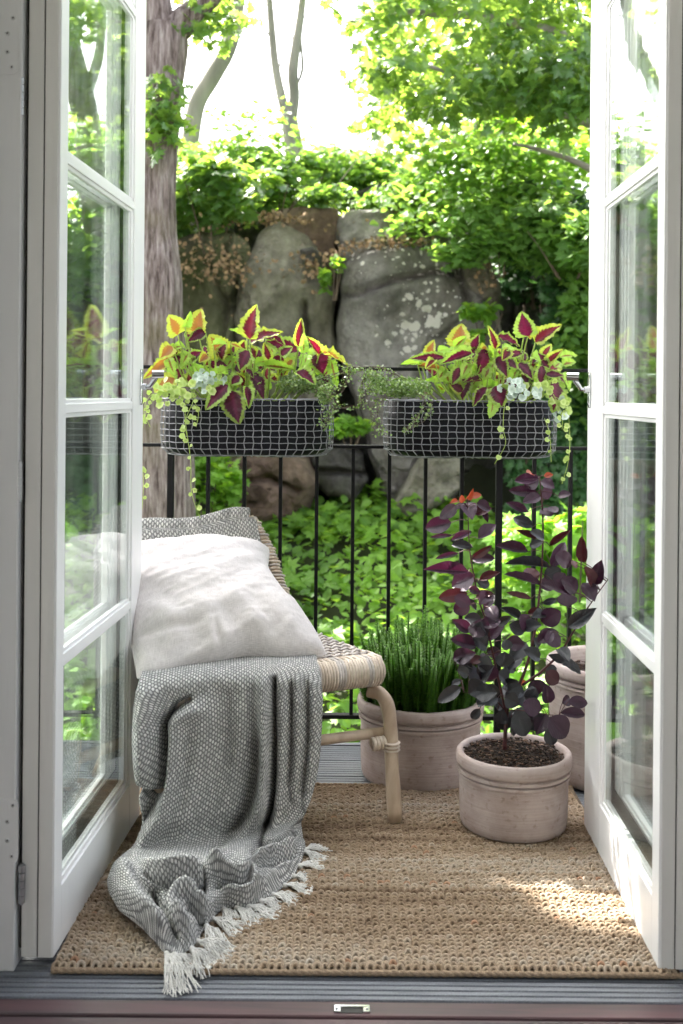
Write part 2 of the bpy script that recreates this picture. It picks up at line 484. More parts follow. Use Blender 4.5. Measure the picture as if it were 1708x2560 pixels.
# the side walls leave tall window openings, so daylight fills the room
for sx in (-1, 1):
    MB().box((sx * 2.5, 1.45, 1.25), (.1, .7, 2.7)).build('side_wall', M['plaster'], house, smooth=False)
    MB().box((sx * 2.5, -1.45, 1.25), (.1, .7, 2.7)).build('side_wall', M['plaster'], house, smooth=False)
    MB().box((sx * 2.5, 0, .35), (.1, 2.19, .9)).build('side_wall', M['plaster'], house, smooth=False)
MB().box((0, -1.85, 1.25), (5.2, .1, 2.7)).build('back_wall', M['plaster'], house, smooth=False)
MB().box((0, 0, 2.65), (5.2, 3.6, .1)).build('ceiling', M['plaster'], house, smooth=False)
for k in range(14):
    MB().box((0, 1.60 - .14 * k - .07, -.03), (4.9, .1385, .03), bev=.002).build('floor_board', M['mahogany'], house, smooth=False)

sill = thing('door_sill', 'worn dark red wooden sill board with a metal strike plate', 'door sill', (0, 1.83, 0))
MB().box((0, 1.843, -.018), (2.4, .044, .03), bev=.002).build('sill_board', M['mahogany'], sill, smooth=False)
MB().box((0, 1.709, -.022), (2.4, .222, .03), bev=.002).build('sill_board', M['mahogany'], sill, smooth=False)
p0 = PZ(766, 2325, -.003); p1 = PZ(850, 2325, -.003); pm = (p0 + p1) / 2
w_ = (p1 - p0).length; yc = PZ(808, 2318, -.003).y
plate = MB()
plate.box((pm.x, yc + .0075, -.0015), (w_, .006, .004), bev=.001)
plate.box((pm.x - w_ * .40, yc - .0028, -.0015), (w_ * .2, .0145, .004), bev=.001)
plate.box((pm.x + w_ * .40, yc - .0028, -.0015), (w_ * .2, .0145, .004), bev=.001)
pl_ = plate.build('strike_plate', M['chrome'], sill, smooth=False)
MB().box((pm.x, yc - .003, -.003), (w_ * .6, .0146, .002)).build('latch_slot', M['gap'], sill, smooth=False)
for s in (-1, 1):
    MB().lathe([(0, .0012), (.0022, .0008), (.0026, 0)], (pm.x + s * w_ * .42, yc - .003, .0006), 12).build('screw', M['screw'], sill)

# ---- grooved decking: one object per board
deck = thing('balcony_deck', 'grey grooved composite decking of the balcony floor', 'deck', (0, 2.5, 0))
y = 1.870; bw = .128
deck_me = None
def board_mesh(w, L=2.9):
    pts = []; ny = int(w / .016)
    pts.append((0, -.025))
    pitch = w / ny
    for i in range(ny):
        a = i * pitch
        pts += [(a + .0012, -.0025), (a + .0028, 0), (a + pitch - .0028, 0), (a + pitch - .0012, -.0025)]
        if i < ny - 1: pts += [(a + pitch - .0010, -.007), (a + pitch + .0010, -.007)]
    pts.append((w, -.025))
    V = [(-L / 2, p, z) for p, z in pts] + [(L / 2, p, z) for p, z in pts]
    n = len(pts)
    F = [(i, i + 1, n + i + 1, n + i) for i in range(n - 1)]
    F = [f[::-1] for f in F]
    F.append(tuple(range(n))); F.append(tuple(range(n, 2 * n))[::-1])
    return make_mesh('deck_board', V, F, M['deck'], smooth=False)
first = .064
o = link('deck_board', board_mesh(first), deck, (0, y, -.004)); y += first + .004
dm = board_mesh(bw - .004)
while y < 3.2:
    link('deck_board', dm, deck, (0, y, -.004)); y += bw
deck_end = y
MB().box((0, deck_end + .005, -.07), (2.95, .02, .14)).build('edge_board', M['deck'], deck, smooth=False)

# ---- glazed doors
def door_frame_axes(O, dr, side):
    d = Vector((dr, 1, 0)).normalized()
    out = Vector((-d.y, d.x, 0)) if side < 0 else Vector((d.y, -d.x, 0))
    return Vector(O), d, out

def glazed_door(name, label, O, dr, side, W, near_w, far_w):
    O, d, out = door_frame_axes(O, dr, side)
    R = Matrix((d, Vector((0, 0, 1)).cross(d), Vector((0, 0, 1)))).transposed()
    t = thing(name, label, 'door', O, 0)
    def bx(mb, u0, u1, o0, o1, z0, z1, bev=0.0):
        c = O + d * ((u0 + u1) / 2) + out * ((o0 + o1) / 2) + Vector((0, 0, (z0 + z1) / 2))
        mb.box(c, (u1 - u0, o1 - o0, z1 - z0), R, bev)
        return mb
    ZB, ZT = .012, 2.36
    gb = .121
    bars = [.535, .995, 1.455, 1.9]
    gt = 2.28
    hw = .009
    for q, (o0, o1) in enumerate(((0, .0275), (.0305, .058))):
        ua, ub = near_w, W - far_w - (.048 if q else 0)
        gb = .121 + (.03 if q else 0)
        sname = 'inner_sash' if q == 0 else 'outer_sash'
        f = MB()
        bx(f, 0, ua, o0, o1, ZB, ZT, .0015)
        bx(f, ub, W, o0, o1, ZB, ZT, .0015)
        bx(f, ua, ub, o0 + .0004, o1 - .0004, ZB, gb, .0012)
        bx(f, ua, ub, o0 + .0004, o1 - .0004, gt, ZT, .0012)
        sash = f.build(sname, M['white'], t, smooth=False)
        zs = [gb] + bars + [gt]
        mr = MB()
        for k in range(len(bars)):
            mb_ = MB(); z = bars[k]
            oa, ob = (o0 + .002, .018) if q == 0 else (.040, o1 - .002)
            bx(mb_, ua - .004, ub + .004, oa, ob, z - hw, z + hw, .001)
            bx(mb_, ua, ub, oa + .0035, ob - .0035, z - hw - .008, z + hw + .008, .001)
            mb_.build('glazing_bar', M['white'], sash, smooth=False)
        # beads round every pane: two stepped mouldings
        bd = MB()
        for k in range(len(zs) - 1):
            z0 = zs[k] + (hw + .008 if k else 0); z1 = zs[k + 1] - (hw + .008 if k < len(zs) - 2 else 0)
            for st, (wd, rec) in enumerate(((.014, .004), (.024, .008))):
                e = .0003 * st
                bx(bd, ua - .001, ua + wd, o0 + rec, o1 - rec, z0 - .001 + e, z1 + .001 - e, .001)
                bx(bd, ub - wd, ub + .001, o0 + rec, o1 - rec, z0 - .001 + e, z1 + .001 - e, .001)
            if k == 0:
                for wd, rec in ((.010, .004), (.018, .008)):
                    bx(bd, ua + .014, ub - .014, o0 + rec + .0005, o1 - rec - .0005, z0 - .001, z0 + wd, .001)
        bd.build('glazing_bead', M['white'], sash, smooth=False)
        for k in range(len(zs) - 1):
            g = MB()
            om = .0075 if q == 0 else .0475
            bx(g, ua + .018, ub - .018, om, om + .003, zs[k] + .012, zs[k + 1] - .012)
            g.build('window_pane', M['glass'], sash, smooth=False)
    # hinge side edge
    e = MB()
    bx(e, -.003, -.0002, .0035, .0277, ZB + .001, ZT - .001, .001)
    bx(e, -.003, -.0002, .0302, .0580, ZB + .001, ZT - .001, .001)
    e.build('edge_strip', M['offwhite'], t, smooth=False)
        # the seam between the sashes only where there is wood
    s_ = MB()
    bx(s_, .0, ua + .016, .0277, .0303, ZB + .002, ZT - .003)
    bx(s_, ub + .048 - .016, W - .003, .0277, .0303, ZB + .002, ZT - .003)
    bx(s_, ua + .016, ub + .03, .0277, .0303, ZB + .002, gb + .01)
    s_.build('seam', M['gap'], t, smooth=False)
    return t, O, d, out, bx

ld, LO, Ld, Lout, lbx = glazed_door('glazed_door', 'white glazed door folded open on the left, its lower panes showing the chair', (-.507, 1.97, 0), .0476, -1, .667, .046, .100)
rd, RO, Rd, Rout, rbx = glazed_door('glazed_door', 'white glazed door folded open on the right, with sunlight on its bottom rail', (.570, 1.95, 0), .0185, 1, .65, .046, .160)

def hinge(parent, x, y0, y1, D):
    a = P(x, y0, D); c = P(x, y1, D); n = 5
    mb = MB()
    X = (a.x + c.x) / 2
    for k in range(n):
        z0 = c.z + (a.z - c.z) * k / n; z1 = c.z + (a.z - c.z) * (k + 1) / n
        mb.tube([(X, D, z0 + .0006), (X, D, z1 - .0006)], .0062, 12)
    mb.tube([(X, D, c.z - .003), (X, D, a.z + .003)], .0030, 8)
    o = mb.build('hinge', M['steel'], parent); shade_auto(o)
for x, y0, y1 in ((48.5, 178, 266), (44.5, 1060, 1150), (50, 1985, 2072)):
    hinge(ld, x, y0, y1, 1.962)

def latch(parent, O, d, out, side, pc, s):
    """small chrome espagnolette knob on the leading edge"""
    z = pc.z
    inn = -out
    base = O + d * ((pc.y - O.y)) ; base.z = z
    mb = MB()
    R = Matrix((d, Vector((0, 0, 1)).cross(d), Vector((0, 0, 1)))).transposed()
    mb.box(base + inn * .002, (.016, .004, .085), R, .0015)
    pl = mb.build('latch_plate', M['chrome'], parent, smooth=False)
    k = MB()
    k.tube([base + inn * .002, base + inn * .014], .008, 14)
    k.tube([base + inn * .012, base + inn * .022 + Vector((0, 0, .001)), base + inn * .034 + Vector((0, 0, .018)), base + inn * .040 + Vector((0, 0, .028))], [.005, .0055, .006, .0055], 12)
    k.tube([base + inn * .028 + Vector((0, -.004, .030)), base + inn * .055 + Vector((0, .002, .031))], [.0105, .0095], 18)
    for q in (-1, 1):
        k.tube([base + inn * .003 + Vector((0, 0, q * .034)), base + inn * .0055 + Vector((0, 0, q * .034))], .0035, 10)
    o = k.build('latch_knob', M['chrome'], parent); shade_auto(o, 50)
pc = P(325, 888, LO.y + .64 * Ld.y)
latch(ld, LO, Ld, Lout, -1, pc, -1)
pc = P(1355, 895, RO.y + .62 * Rd.y)
latch(rd, RO, Rd, Rout, 1, pc, 1)

jamb = thing('door_jamb', 'grey painted door jamb with screwed corner plates at the left edge', 'door jamb', (-.6, 1.96, 0))
xr = P(43, 1200, 1.96).x
mb = MB(); mb.box(((xr - .68) / 2 , 1.985, 1.187), (xr + .68, .06, 2.386), bev=.002); mb.build('post', M['jamb'], jamb, smooth=False)
MB().box((xr + .0045, 2.004, 1.2), (.016, .03, 2.36)).build('rebate', M['gap'], jamb, smooth=False)
def bracket(y0, y1):
    D = 1.9535
    a = P(-14, y0, D); c = P(41, y1, D)
    mb = MB(); n = 8; r = .012
    x0, x1, z1, z0 = a.x, c.x, a.z, c.z
    out = []
    for cx, cz, a0 in ((x1 - r, z1 - r, 0), (x0 + r, z1 - r, 90), (x0 + r, z0 + r, 180), (x1 - r, z0 + r, 270)):
        for k in range(n + 1):
            q = math.radians(a0 + 90 * k / n); out.append((cx + r * math.cos(q), cz + r * math.sin(q)))
    m_ = len(out)
    V = [(x, D, z) for x, z in out] + [(x, D + .003, z) for x, z in out]
    F = [tuple(range(m_))] + [(i, m_ + i, m_ + (i + 1) % m_, (i + 1) % m_) for i in range(m_)]
    mb.add(V, F); br = mb.build('corner_plate', M['jamb'], jamb, smooth=False)
    ys = [y0 + (y1 - y0) * t for t in (.10, .35, .64, .88)]
    xs = (30, 17, 17, 27)
    for x, y_ in zip(xs, ys):
        p = P(x, y_, D - .0005)
        s = MB(); s.tube([p, p + Vector((0, .002, 0))], .0042, 12)
        sc_ = s.build('screw', M['jamb'], br)
        s = MB(); s.box(p + Vector((0, -.0003, 0)), (.0045, .0006, .0011), Matrix.Rotation(.6, 3, 'Y')); s.box(p + Vector((0, -.0004, 0)), (.0045, .0006, .0011), Matrix.Rotation(.6 + 1.57, 3, 'Y'))
        s.build('screw_slot', M['gap'], br, smooth=False)
bracket(26, 171); bracket(1833, 1983)

# ---- railing
RY = 3.25
rail = thing('balcony_railing', 'thin black iron balcony railing carrying two planters', 'railing', (0, RY, 0))
ZTOP, ZMID, ZBOT = 1.099, .869, .073
for z, h in ((ZTOP, .010), (ZMID, .010), (ZBOT, .012)):
    MB().box((0, RY, z), (2.9, .028, h), bev=.001).build('rail', M['black'], rail, smooth=False)
    for s in (-1, 1):
        MB().box((s * 1.45, RY - .66, z), (.028, 1.29, h), bev=.001).build('rail', M['black'], rail, smooth=False)
x0 = P(395, 1100, RY).x; x9 = P(1143, 1100, RY).x; sp = (x9 - x0) / 9
def bar(mesh_cache={}, **k): pass
pm_ = MB().box((0, 0, 0), (.019, .019, ZTOP - .012 + .13), bev=.0015)
post_me = make_mesh('post', pm_.V, pm_.F, M['black'], False)
bm_ = MB().box((0, 0, 0), (.0105, .022, ZMID - ZBOT - .012), bev=.001)
bal_me = make_mesh('baluster', bm_.V, bm_.F, M['black'], False)
for k in range(-9, 22):
    X = x0 + k * sp
    if abs(X) > 1.44: continue
    if k % 9 == 0:
        link('post', post_me, rail, (X, RY - .024, (ZTOP - .012 - .13) / 2))
    else:
        link('baluster', bal_me, rail, (X, RY, (ZMID + ZBOT) / 2))
for s in (-1, 1):
    for k in range(1, 12):
        link('baluster', bal_me, rail, (s * 1.45, RY - k * sp, (ZMID + ZBOT) / 2))

# ---- jute rug
RX0, RX1, RY0, RY1 = -.503, .612, 1.942, 2.865
rug = thing('jute_rug', 'chunky braided tan jute rug under the chair and pots', 'rug', ((RX0 + RX1) / 2, RY0, 0))
MB().box(((RX0 + RX1) / 2, (RY0 + RY1) / 2, .0035), (RX1 - RX0 - .006, RY1 - RY0 - .006, .007)).build('backing', M['jute_back'], rug, smooth=False)
px_, py_ = .0136, .0134
nx, ny = int((RX1 - RX0) / px_), int((RY1 - RY0) / py_)
# one stitch = an arched loop of yarn
V0 = []; segs = 5; path = []
for i in range(7):
    t = i / 6; a = math.pi * t
    path.append(Vector((-.0060 * math.cos(a), -.0050 + .0098 * math.sin(a) ** .8, .0015 + .0052 * math.sin(a) ** .7)))
st = MB(); st.tube(path, [.0026, .0033, .0038, .0040, .0038, .0033, .0026], segs, cap=False)
TV = np.array([tuple(v) for v in st.V]); TF = np.array([f for f in st.F])
N = nx * ny
ii, jj = np.meshgrid(np.arange(nx), np.arange(ny), indexing='ij'); ii = ii.ravel(); jj = jj.ravel()
wob = 0.0022 * np.sin(ii * .21 + 2 * np.sin(jj * .13)) + .0014 * np.sin(ii * .53 + jj * .11)
cx = RX0 + (ii + .5) * px_ + rng.normal(0, .0009, N) + .002 * np.sin(jj * .35 + np.sin(ii * .1))
cy = RY0 + (jj + .5) * py_ + rng.normal(0, .0008, N) + wob
ang = rng.normal(0, .16, N); sc = rng.uniform(.9, 1.14, N)
ca, sa = np.cos(ang), np.sin(ang)
X = (TV[None, :, 0] * sc[:, None]); Y = TV[None, :, 1] * sc[:, None]
VX = cx[:, None] + X * ca[:, None] - Y * sa[:, None]
VY = cy[:, None] + X * sa[:, None] + Y * ca[:, None]
VZ = .005 + TV[None, :, 2] * rng.uniform(.85, 1.2, N)[:, None]
V = np.stack([VX, VY, VZ], -1).reshape(-1, 3) - np.array(ORG[rug.name])
F = (TF[None] + (np.arange(N) * len(TV))[:, None, None]).reshape(-1, 4)
rowtone = .5 + .16 * np.sin(np.arange(ny) * .23 + 1.2) + rng.normal(0, .09, ny)
rowtone -= .12 * (np.arange(ny) > 44)  # rear rows darkened: shade at the back put into the yarn tone
tone = rowtone[jj] + rng.normal(0, .07, N) + .08 * np.sin(ii * .09 + jj * .05)
hot = (np.abs(np.sin(jj * 1.7 + 3)) > .97) & (np.sin(ii * .17 + jj) > .35) & (rng.random(N) < .16)
tone = np.where(hot, 1.0, np.clip(tone, 0, .86))
me = make_mesh('weave', V, F, M['jute'], True, attr={'rnd': np.repeat(tone, len(TV))})
kind(link('weave', me, rug), 'stuff')

for zz, yy, rr_ in ((.0052, RY0 - .001, .0050), (.0052, RY1 + .001, .0050)):
    mb = MB()
    for k in range(2):
        mb.tube([(RX0 + (RX1 - RX0) * i / 260, yy + .0018 * math.cos(i * .9 + k * math.pi), zz + .0018 * math.sin(i * .9 + k * math.pi)) for i in range(261)], .0042, 6)
    mb.build('edge_braid', M['jute'], rug, attr=True).data.attributes['rnd'].data.foreach_set('value', [.45] * len(mb.V))
# ================================================================== CHAIR
FRc = Vector((.092, 2.665, 0)); Lv = Vector((-.9063, -.4226, 0)); Bv = Vector((-.4226, .9063, 0)); UP = Vector((0, 0, 1))
ZS = .384
def CH(l, b_, z): return FRc + Lv * l + Bv * b_ + UP * z
chair = thing('lounge_chair', 'low woven rattan lounge chair holding a white cushion and grey throw', 'chair', CH(.27, .2, 0))
# frame: front legs
def leg(l, s):
    pts = [CH(l - s * .045, .03, ZS - .045), CH(l - s * .015, .018, ZS - .052), CH(l + s * .018, .012, ZS - .082), CH(l + s * .034, .004, ZS - .135), CH(l + s * .044, -.020, .12), CH(l + s * .056, -.062, .012)]
    pts = crspline(pts, 26)
    mb = MB(); mb.tube(pts, [.0165 + .0006 * math.sin(i * .9) for i in range(26)], 14); mb.build('leg', M['rattan'], chair)
pts = crspline([P(846, 1584, 2.70), P(872, 1592, 2.69), P(889, 1618, 2.68), P(896, 1664, 2.67), P(898, 1720, 2.655), P(902, 1800, 2.63), P(907, 1874, 2.607)], 30)
pts[-1].z = .0125
mb = MB(); mb.tube(pts, [.0172 + .0007 * math.sin(i * .8) for i in range(30)], 16); mb.build('leg', M['rattan'], chair)
leg(.50, 1)
for l0, b0, l1, b1 in ((.45, .38, .56, .52), (.03, .40, -.03, .50)):
    mb = MB(); mb.tube(crspline([CH(l0, b0, ZS - .03), CH((l0 * 1.5 + l1) / 2.5, (b0 * 1.5 + b1) / 2.5, .24), CH(l1, b1, .012)], 14), .0155, 12); mb.build('leg', M['rattan'], chair)
for b0, z, l0, l1 in ((-.001, .205, -.02, .53), (.44, .20, -.02, .52)):
    mb = MB(); mb.tube([CH(l0, b0, z), CH((l0 + l1) / 2, b0 + .004, z + .001), CH(l1, b0, z)], .0125, 12); mb.build('stretcher', M['rattan'], chair)
mb = MB(); mb.tube([CH(.53, .02, .20), CH(.54, .47, .2)], .0125, 12); mb.build('stretcher', M['rattan'], chair)
# binding of cane round leg and stretcher
def binding(c, ax, r, n, w, nm='binding'):
    for k in range(n):
        cc = c + ax * (w * (k - (n - 1) / 2))
        u = ax.orthogonal().normalized(); v = ax.cross(u)
        pts = [cc + (u * math.cos(q) + v * math.sin(q)) * r + ax * (.0012 * math.sin(q)) for q in [2 * math.pi * i / 16 for i in range(17)]]
        m_ = MB(); m_.tube(pts, w * .52, 6, cap=False, flat=.55); m_.build(nm, M['cane'], chair)
binding(P(897, 1711, 2.658), UP, .0190, 3, .0085)
binding(P(868, 1706, 2.652), Lv, .0150, 4, .0090)
# seat: side rails and warp strands that run from the back, over the front roll and under
Wd = .52
sr = MB(); sr.tube(crspline([CH(.006, .03, ZS - .025), CH(.0, .15, ZS - .025), CH(.03, .42, ZS - .02)], 12), .017, 10); sr.build('seat_rail', M['cane'], chair)
sr = MB(); sr.tube(crspline([CH(Wd, .03, ZS - .025), CH(Wd - .01, .15, ZS - .025), CH(Wd - .06, .42, ZS - .02)], 12), .017, 10); sr.build('seat_rail', M['cane'], chair)
sr = MB(); sr.tube([CH(-.012, .010, ZS - .030), CH(Wd + .01, .010, ZS - .030)], .030, 14); sr.build('seat_rail', M['cane'], chair)
ns = 76
for k in range(ns):
    l = -.014 + (Wd + .022) * k / (ns - 1) + random.uniform(-.0008, .0008)
    lb = .025 + (Wd - .085) * k / (ns - 1)
    r0 = .036 + .0013 * random.random()
    e = max(0, 1 - abs((k - 2) / 4)) * .010 if k < 6 else 0
    pts = []
    for i in range(9):
        b_ = .42 - (.42 - .012) * i / 8
        ph = (1 if k % 2 else -1)
        pts.append(CH(lb + (l - lb) * (i / 8), b_, ZS + .003 + ph * .0016 * math.cos(i * math.pi) + .004 * math.sin(math.pi * i / 8) * -1 - .006 * (1 - i / 8)))
    for q in range(1, 9):
        a = q / 8 * math.radians(200)
        r_ = r0 - (.012 if k in (0, ns - 1) else .004 if k in (1, ns - 2) else 0)
        pts.append(CH(l, .012 - r_ * math.sin(a) , ZS - .030 + (r_) * math.cos(a)))
    m_ = MB(); m_.tube(pts, .00385, 6, cap=True, flat=.7); m_.build('seat_strand', M['cane'] if random.random() < .75 else M['canegrey'], chair)
# rounded end cap of the front roll
m_ = MB()
for q in range(9):
    a0 = math.radians(100 + q * 0)
for j in range(12):
    bz = .05 + j * .030
    pts = []
    for i in range(60):
        t = i / 59
        pts.append(CH(.0 + (Wd - .03) * t + .025 * (bz / .42) * (1 - 2 * t), bz, ZS + .0055 - .005 * (bz / .42) + .0028 * math.cos(t * math.pi * 38 + (j % 2) * math.pi)))
    m2 = MB(); m2.tube(pts, .0060, 6, flat=.5); m2.build('cross_strand', M['canegrey'], chair)
# backrest
def BK(u, v):
    """u 0 right .. 1 left, v 0 base .. 1 top"""
    r = crspline([(-.115, 3.035, .385), (-.165, 3.085, .47), (-.205, 3.125, .575), (-.262, 3.150, .668)], 20)
    l = crspline([(-.545, 2.855, .385), (-.585, 2.90, .47), (-.615, 2.925, .575), (-.628, 2.955, .645)], 20)
    k = v * 19; i = min(int(k), 18); f = k - i
    a = r[i].lerp(r[i + 1], f); c = l[i].lerp(l[i + 1], f)
    p = a.lerp(c, u)
    return p + Vector((.06, .1, 0)) * (.18 * 4 * u * (1 - u))
for u in (0, 1):
    m2 = MB(); m2.tube([BK(u, i / 16) for i in range(17)], .0145, 10); m2.build('back_rail', M['rattan'], chair)
    m2 = MB(); m2.tube([BK(u + (.04 if u == 0 else -.04), i / 16) + Vector((0, -.004, 0)) for i in range(17)], .0062, 8); m2.build('back_rail', M['rattan'], chair)
m2 = MB(); m2.tube([BK(i / 24, 1.0) for i in range(25)], .0145, 10); m2.build('back_rail', M['rattan'], chair)
for k in range(34):      # wraps round the right back rail
    v = .03 + k * .0285
    c = BK(0, v); ax = (BK(0, min(1, v + .02)) - BK(0, v - .02)).normalized()
    wide = (k % 4 == 3)
    cc = c + (BK(.04, v) - c) * (.5 if wide else 0)
    u_ = (BK(.1, v) - BK(0, v)).normalized(); w_2 = ax.cross(u_).normalized()
    ru = .030 if wide else .0172
    pts = [cc + u_ * math.cos(q) * ru + w_2 * math.sin(q) * .0172 for q in [2 * math.pi * i / 16 for i in range(17)]]
    m_ = MB(); m_.tube(pts, .0052, 6, cap=False, flat=.6); m_.build('wrapped_cane', M['cane'] if k % 3 else M['canegrey'], chair)
for k in range(30):      # woven back
    u = .10 + .86 * k / 29
    m2 = MB(); m2.tube([BK(u, i / 12) + Vector((0, .003 * (1 if (k + i) % 2 else -1), 0)) for i in range(13)], .0045, 6, flat=.8); m2.build('back_strand', M['canegrey'], chair)
for k in range(14):
    v = .03 + .93 * k / 13
    m2 = MB(); m2.tube([BK(i / 30, v) + Vector((0, .003 * (1 if (k + i) % 2 else -1), 0)) for i in range(31)], .0060, 6, flat=.8); m2.build('back_strand', M['cane'], chair)

# ================================================================== CUSHION
TL = P(232, 1262, 2.80); TR = P(612, 1258, 3.03); BR = P(752, 1500, 2.665); BL = P(316, 1556, 2.455)
pil = thing('cushion', 'large rumpled pale linen cushion leaning on the chair back', 'cushion', (TL + TR + BR + BL) / 4)
nrm = ((TR - BL).cross(TL - BR)).normalized()
if nrm.y > 0: nrm = -nrm
nrm = (nrm + Vector((0, 0, .0))).normalized()
G = 110
V = []; UVs = []; F = []
def hgt(u, v):
    a, c = 2 * u - 1, 2 * v - 1
    e = max(0.0, (1 - abs(a) ** 2.6)) * max(0.0, (1 - abs(c) ** 2.6))
    return e ** .46
def cush(u, v, side):
    # edges bow in between the corners
    a, c = 2 * u - 1, 2 * v - 1
    uu = .5 + a / 2 * (1 - .045 * (1 - c * c)); vv = .5 + c / 2 * (1 - .035 * (1 - a * a))
    p = (TL.lerp(TR, uu)).lerp(BL.lerp(BR, uu), vv)
    # the lower and upper hems wander
    p += (BL - TL).normalized() * ((.016 * math.sin(u * 7.5 + .9) + .007 * math.sin(u * 19)) * max(0, v - .75) * 4 * math.sin(math.pi * u) ** .5 + (.006 * math.sin(u * 8) - .004) * max(0, .25 - v) * 4)
    p += (TR - TL).normalized() * ((.008 * math.sin(v * 9 + 1)) * max(0, u - .7) * 3 - .040 * math.sin(math.pi * v ** .85) ** 1.3 * u ** 3)
    h = hgt(u, v)
    w = 0
    if side > 0:
        # soft creases: running in from the left edge, the foot and the corners
        w += .013 * math.exp(-(u / .36)) * math.sin(26 * v + 5 * u + 2 * math.sin(7 * u + 3 * v)) * min(1, 6 * u)
        w += .011 * math.exp(-((1 - v) / .18)) * math.sin(30 * u + 4 * math.sin(5 * v)) * min(1, 10 * (1 - v))
        w += .008 * noise.noise(Vector((u * 2.4, v * 9 + u * 2.5, 1.7))) * (1 - .35 * u)
        w += .0060 * (.35 - abs(noise.noise(Vector((u * 3.2, v * 15 + u * 4, 4.2))))) + .0030 * (.3 - abs(noise.noise(Vector((u * 9 - v * 3, v * 30, 6.2)))))
        w += .0015 * noise.noise(Vector((u * 26, v * 34, 9.2)))
        # one long crease low on the left, as on the photograph
        dd = v - (.74 + .10 * math.sin(u * 5 + .4)); w -= .012 * math.exp(-(dd / .022) ** 2) * math.exp(-((u - .15) / .2) ** 2)
        dd = u - (.40 + .12 * (v - .9)); w -= .012 * math.exp(-(dd / .02) ** 2) * math.exp(-((v - .93) / .09) ** 2)
        dd = v - (.42 - .18 * u); w += .008 * math.exp(-(dd / .035) ** 2) * math.exp(-((u - .1) / .3) ** 2)
        w *= min(1, h * 1.6)
        w *= 1.05
    th = .115 if side > 0 else -.03
    sag = Vector((0, -.012, -.012)) * math.sin(math.pi * u) * max(0, (v - .6)) * 2.5
    return p + nrm * (h * th + w) + sag * h
for side in (1, -1):
    for i in range(G + 1):
        for j in range(G + 1):
            V.append(cush(i / G, j / G, side)); UVs.append((i / G, j / G))
def gi(s, i, j): return s * (G + 1) ** 2 + i * (G + 1) + j
for s in (0, 1):
    for i in range(G):
        for j in range(G):
            f = (gi(s, i, j), gi(s, i + 1, j), gi(s, i + 1, j + 1), gi(s, i, j + 1))
            F.append(f[::-1] if s == 0 else f)
org = ORG[pil.name]
me = make_mesh('cover', [v - org for v in V], F, M['linen'], True, uv=UVs)
link('cover', me, pil)
sm = MB()   # stitched seam round the edge
edge = [cush(i / 60, 0, -1) for i in range(61)] + [cush(1, i / 60, -1) for i in range(1, 61)] + [cush(1 - i / 60, 1, -1) for i in range(1, 61)] + [cush(0, 1 - i / 60, -1) for i in range(1, 61)]
sm.tube(edge, .0016, 6, cap=False); sm.build('seam', M['linen'], pil)

# ================================================================== THROW
thr = thing('throw_blanket', 'grey woven throw with pale fringe spilling from the chair to the rug', 'blanket', (-.25, 2.35, 0))
def Ded(x): return 2.432 + (x - 322) * .00040
def z2(x, y, z): return PZ(x, y, z)
rows = []
xs = [330, 392, 452, 512, 572, 612, 640, 690, 732]
rows.append([PZ(x, y, .398) for x, y in zip([380, 430, 480, 530, 580, 612, 640, 672, 700], [1440, 1440, 1440, 1438, 1436, 1434, 1434, 1436, 1438])])
rows.append([PZ(x, y, .3985) for x, y in zip([345, 402, 460, 515, 572, 608, 640, 684, 722], [1505, 1500, 1496, 1492, 1490, 1488, 1488, 1488, 1494])])
rows.append([P(x, y, Ded(x) - .034) for x, y in zip([320, 388, 450, 512, 572, 612, 638, 690, 733], [1562, 1552, 1545, 1540, 1536, 1532, 1534, 1534, 1546])])
rows.append([P(x, y, Ded(x) - .062) for x, y in zip([309, 382, 446, 512, 574, 612, 636, 690, 740], [1620, 1615, 1610, 1605, 1600, 1598, 1598, 1598, 1602])])
rows.append([P(x, y, Ded(x) - .066) for x, y in zip([309, 375, 438, 508, 572, 610, 634, 688, 738], [1700, 1700, 1695, 1690, 1685, 1682, 1680, 1680, 1680])])
rows.append([P(x, y, Ded(x) - .070) for x, y in zip([314, 366, 425, 496, 562, 604, 630, 682, 730], [1790, 1790, 1785, 1780, 1775, 1770, 1768, 1765, 1762])])
rows.append([P(x, y, Ded(x) - .078) for x, y in zip([322, 362, 412, 480, 546, 594, 624, 672, 714], [1870, 1872, 1868, 1862, 1855, 1848, 1842, 1836, 1830])])
rows.append([P(x, y, Ded(x) - .095) for x, y in zip([306, 345, 396, 462, 530, 580, 612, 660, 698], [1936, 1940, 1936, 1930, 1922, 1914, 1904, 1890, 1872])])
def frow(xs, ys, zs): return [PZ(x, y, z) for x, y, z in zip(xs, ys, zs)]
rows.append(frow([262, 318, 380, 450, 520, 568, 602, 650, 690], [2000, 2002, 2006, 1998, 1988, 1976, 1958, 1926, 1896], [.050, .070, .085, .080, .075, .085, .07, .05, .035]))
rows.append(frow([249, 308, 376, 448, 514, 560, 600, 655, 692], [2052, 2062, 2066, 2052, 2040, 2026, 2000, 1958, 1920], [.030, .045, .045, .055, .045, .05, .04, .03, .025]))
rows.append(frow([282, 330, 392, 455, 512, 562, 606, 662, 696], [2112, 2128, 2122, 2094, 2066, 2056, 2030, 1984, 1938], [.022, .035, .050, .050, .035, .04, .03, .025, .02]))
rows.append(frow([376, 402, 440, 468, 508, 566, 622, 676, 700], [2184, 2192, 2176, 2130, 2088, 2080, 2056, 2006, 1952], [.018, .02, .022, .022, .018, .02, .018, .016, .016]))
NU, NV = 230, 300
cols_ = [[r[i] for r in rows] for i in range(9)]
